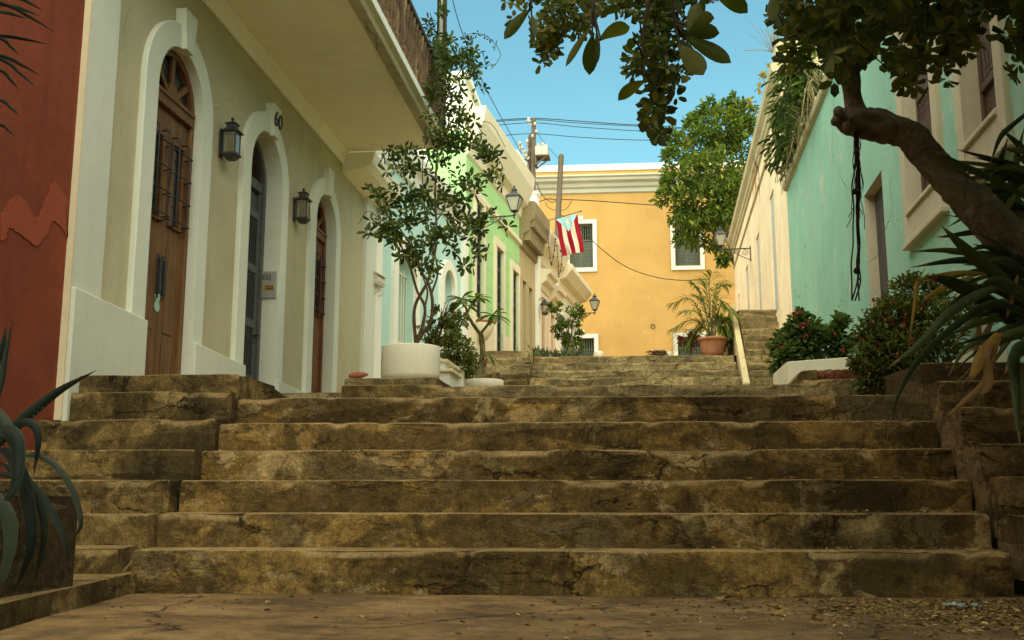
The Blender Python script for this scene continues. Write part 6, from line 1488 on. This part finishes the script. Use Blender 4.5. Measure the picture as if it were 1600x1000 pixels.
# flag on its staff
fg = thing('flag_staff', 'slanting flag staff on the row roof', 'flagpole', at_y(853, 346, 27.5))
S0, S1 = at_y(848, 347, 27.5), at_y(908, 330, 27.5)
mb = MB(); mb.tube([S0 + V((-.5, 0, -.15)), S0, S1], .014, 8); mb.lathe(S1, [(.014, -.02), (.028, 0), (.02, .02), (.004, .035)], 8); mb.build('staff', POLE, fg, smooth=True)
fl = thing('flag', 'red and white striped flag with a white star on a light blue triangle', 'flag', at_y(885, 337, 27.5))
TL, TR_, BL_, BR = at_y(868, 343, 27.5), at_y(902, 334, 27.5), at_y(879, 400, 27.35), at_y(913, 393, 27.35)
FLR = plain('flag_red', (.26, .008, .018), .85, .1, .12, nscale=30); FLW = plain('flag_white', (.56, .49, .36), .85, .1, .08, nscale=30); FLB = plain('flag_light_blue', (.27, .46, .48), .85, .1, .08, nscale=30)
def fp_(s, t, o=0):
    p = TL.lerp(TR_, s).lerp(BL_.lerp(BR, s), t)
    ph = .035 * math.sin(s * 9 + t * 3.2) * (.3 + t) + .016 * math.sin(s * 21 - t * 6)
    return p + V((.012 * math.sin(t * 7 + s * 3), -ph - o, 0))
mb = [MB(), MB()]
for k in range(5):
    q = mb[k % 2]
    n, m = 7, 30
    b = len(q.v)
    for j in range(m + 1):
        for i in range(n + 1): q.v.append(tuple(fp_((k + i / n) / 5, j / m)))
    q.f += [(b + j * (n + 1) + i, b + j * (n + 1) + i + 1, b + (j + 1) * (n + 1) + i + 1, b + (j + 1) * (n + 1) + i) for j in range(m) for i in range(n)]
mb[0].build('red_stripe', FLR, fl, smooth=True); mb[1].build('white_stripe', FLW, fl, smooth=True)
q = MB(); n = 24; apex = .40
rows = 16
for j in range(rows + 1):
    t = apex * j / rows; h = .5 * (1 - j / rows)
    for i in range(n + 1): q.v.append(tuple(fp_(.5 - h + 2 * h * i / n, t, .006)))
q.f = [(j * (n + 1) + i, j * (n + 1) + i + 1, (j + 1) * (n + 1) + i + 1, (j + 1) * (n + 1) + i) for j in range(rows) for i in range(n)]
q.build('blue_triangle', FLB, fl, smooth=True)
q = MB(); pts = []
for i in range(10):
    a = math.pi / 2 + math.pi * i / 5; r = (.145 if i % 2 == 0 else .06); pts.append(fp_(.5 + r * math.cos(a), .155 - r * .62 * math.sin(a), .012))
c = fp_(.5, .155, .012); q.v = [tuple(p) for p in pts] + [tuple(c)]; q.f = [(i, (i + 1) % 10, 10) for i in range(10)]; q.build('star', FLW, fl)
# string of bulbs hanging from the cornice
sb = thing('bulb_string', 'black drooping string of bulbs hanging from the cream cornice under the flag', 'string lights', F2.p(14.8, .45, 7.7))
mb = MB(); bl = MB()
ss = [[(855, 358), (857, 380), (860, 405), (862, 412)], [(862, 412), (866, 392), (867, 380), (868, 372)], [(870, 382), (872, 410), (873, 430)], [(873, 430), (877, 415), (878, 395), (876, 390)]]
for s in ss:
    q = path([F2.p(*(lambda h: (h[0], .46, h[1]))(F2.hit(x, y, .46))) for x, y in s], 5); mb.tube(q, .008, 4, False)
    for p in q[::3]: bl.lathe(p - V((0, 0, .06)), [(.004, 0), (.022, .012), (.024, .03), (.012, .05), (.012, .06)], 6)
mb.build('cord', WIRE, sb); bl.build('bulb', BLK, sb, smooth=True)
# bollards and the heap at the head of the stairs
for px, lb in ((935, 'round topped white bollard at the stair head, left of the middle'), (1042, 'round topped white bollard at the stair head beside the brown heap')):
    p = at_y(px, 548, 26); zg = 3.81
    t = thing('bollard', lb, 'bollard', V((p.x, 26, zg)), 'white bollards at the head of the stairs'); r = .132; H = p.z - zg
    mb = MB(); mb.lathe(V((p.x, 26, zg - .05)), [(r, 0), (r, H - .06), (r * .96, H - .01), (r * .8, H + .02), (r * .5, H + .045), (.01, H + .05)], 24); mb.build('post', POTW, t, smooth=True)
hp_ = thing('debris_heap', 'brown heap of dry palm debris beside the right white bollard', 'heap', at_y(1028, 557, 25.6))
mb = MB()
for _ in range(70):
    c = at_y(rnd.uniform(1018, 1037), rnd.uniform(549, 558), 25.6 + rnd.uniform(-.15, .15)); d = rv(.16); d.z *= .35; mb.tube([c - d, c + rv(.02), c + d], [.012, .014, .006], 5, False)
mb.build('debris', plain('dry_debris', (.10, .065, .035), .9, .1, .5), hp_)
mt = thing('rolled_mat', 'small rounded reddish brown bundle lying on the ledge by the third door', 'bundle', at_y(560, 590, 9.0))
c = at_y(559, 590, 9.0); mb = MB(); q = [c + V((x, 0, .02 + .008 * math.sin(x * 20))) for x in (-.085, -.075, -.05, 0, .05, .085, .10)]; mb.tube(q, [.006, .022, .030, .033, .026, .014, .004], 12, True, .1); mb.build('bundle', plain('reddish_cloth', (.27, .10, .05), .9, .1, .2), mt, smooth=True)

# ================================================================ leaves on the ground
LIT = leafmat('litter_leaf', [(0, (.07, .04, .015)), (.35, (.20, .125, .045)), (.8, (.36, .25, .10)), (1, (.50, .38, .18))], .85, .05, .1)
lt = MB()
def litter(n, f, smin=.012, smax=.035):
    for _ in range(n):
        x, y, z = f(); s = rnd.uniform(smin, smax); a = rnd.uniform(0, 6.3)
        lt.leaf(V((x, y, z + .004)), V((math.cos(a), math.sin(a), rnd.uniform(-.05, .25))), (V((0, 0, 1)) + rv(.35)).normalized(), s, s * rnd.uniform(.35, .6), .5)
def gz_(x, y): return .012 * nz(x, y, 1, .7) + .006 * nz(x, y, 4, 2.5) - .006
def gp(cx, cy, sx, sy):
    def f():
        while True:
            x, y = rnd.gauss(cx, sx), rnd.gauss(cy, sy)
            if y < 5.2 + .058 * (x + 2.6) and x < 2.6: return x, y, gz_(x, y)
    return f
litter(3000, gp(1.8, 4.7, .42, .45)); litter(700, gp(1.3, 4.85, .6, .35)); litter(160, gp(0, 4.6, 1.3, .5)); litter(50, gp(-2.2, 4.6, .2, .5), .008, .02)
for k in range(6):
    n = [150, 110, 90, 60, 60, 20][k]
    def f():
        x = 1.9 - abs(rnd.gauss(0, .7 - .05 * k)); x = max(x, -2.4)
        yf = Y0L + TR * k + (x - LX) * (Y0R - Y0L) / (RX - LX); return x, yf + rnd.uniform(.03, .25), ZS[k] + .004
    litter(n, f, .012, .04)
def fl_(): return rnd.uniform(-3.0, -2.4), rnd.uniform(4.3, 5.1), .1
tag(lt.build('leaf_litter', LIT), 'small dry leaves scattered over the pavement and treads, thickest at lower right', 'leaf litter', kind='stuff')
BIGD = leafmat('fallen_leaf', [(0, (.22, .13, .03)), (.5, (.30, .20, .05)), (1, (.20, .10, .05))], .7, .1, .2)
fall = [((1186, 853), 0, .085, 'large curled yellow leaf on the first tread'), ((1212, 955), None, .09, 'yellow dry leaf on the pavement right of the middle'), ((850, 976), None, .05, 'pale crumpled leaf on the pavement in the middle'), ((878, 856), 0, .05, 'short yellowish leaf on the first tread near the middle'), ((1440, 800), 1, .07, 'reddish dry leaf on the second tread, right side'), ((1520, 852), 0, .10, 'broad pale brown leaf at the right end of the first tread'), ((1125, 933), None, .07, 'thin curled leaf at the foot of the stairs, right of the middle'), ((925, 747), 2, .06, 'dark curled leaf on the third tread'), ((1430, 940), None, .06, 'dark red-brown leaf at the edge of the leaf litter'), ((930, 944), None, .08, 'narrow dry leaf at the foot of the stairs, in the middle')]
for (px, py), k, L, lb in fall:
    if k is None: p = at_z(px, py, .012)
    else:
        r_ = ray(px, py); yf = Y0L + TR * k; 
        for _ in range(4): yf_ = Y0L + TR * k + ((r_ * (yf / r_.y)).x - LX) * (Y0R - Y0L) / (RX - LX) + .05; yf = yf_
        p = CAM + r_ * (yf / r_.y); p.z = ZS[k] + .014
    a = rnd.uniform(-.5, .5) + (math.pi if rnd.random() < .5 else 0); d = V((math.cos(a), math.sin(a) * .6, .05)).normalized(); n = 8
    mb = MB(); mb.strap([p - d * L / 2 + d * L * i / n + V((0, 0, .016 * abs(i / n - .4))) for i in range(n + 1)], [L * .42 * w for w in (.06, .1, .45, .85, 1, .9, .65, .35, .03)], V((-d.y, d.x, .25)), .5)
    tag(mb.build('fallen_leaf', BIGD, smooth=True), lb, 'leaf', 'single large fallen leaves')
p = at_z(1502, 944, .02); wr = MB()
g = N('clear_plastic', .15, .6); g.col((.40, .50, .46)); g.b.inputs['Transmission Weight'].default_value = .5
n = 10
for j in range(n + 1):
    for i in range(n + 1): x, y = (i / n - .5) * .15, (j / n - .5) * .08; wr.v.append((p.x + x, p.y + y, .012 + .022 * abs(nz(x * 30, y * 30, 3)) + .01 * abs(nz(x * 90, y * 80, 7))))
wr.f = [(j * (n + 1) + i, j * (n + 1) + i + 1, (j + 1) * (n + 1) + i + 1, (j + 1) * (n + 1) + i) for j in range(n) for i in range(n)]
tag(wr.build('plastic_wrapper', g.m), 'crumpled clear plastic wrapper among the leaf litter', 'litter')
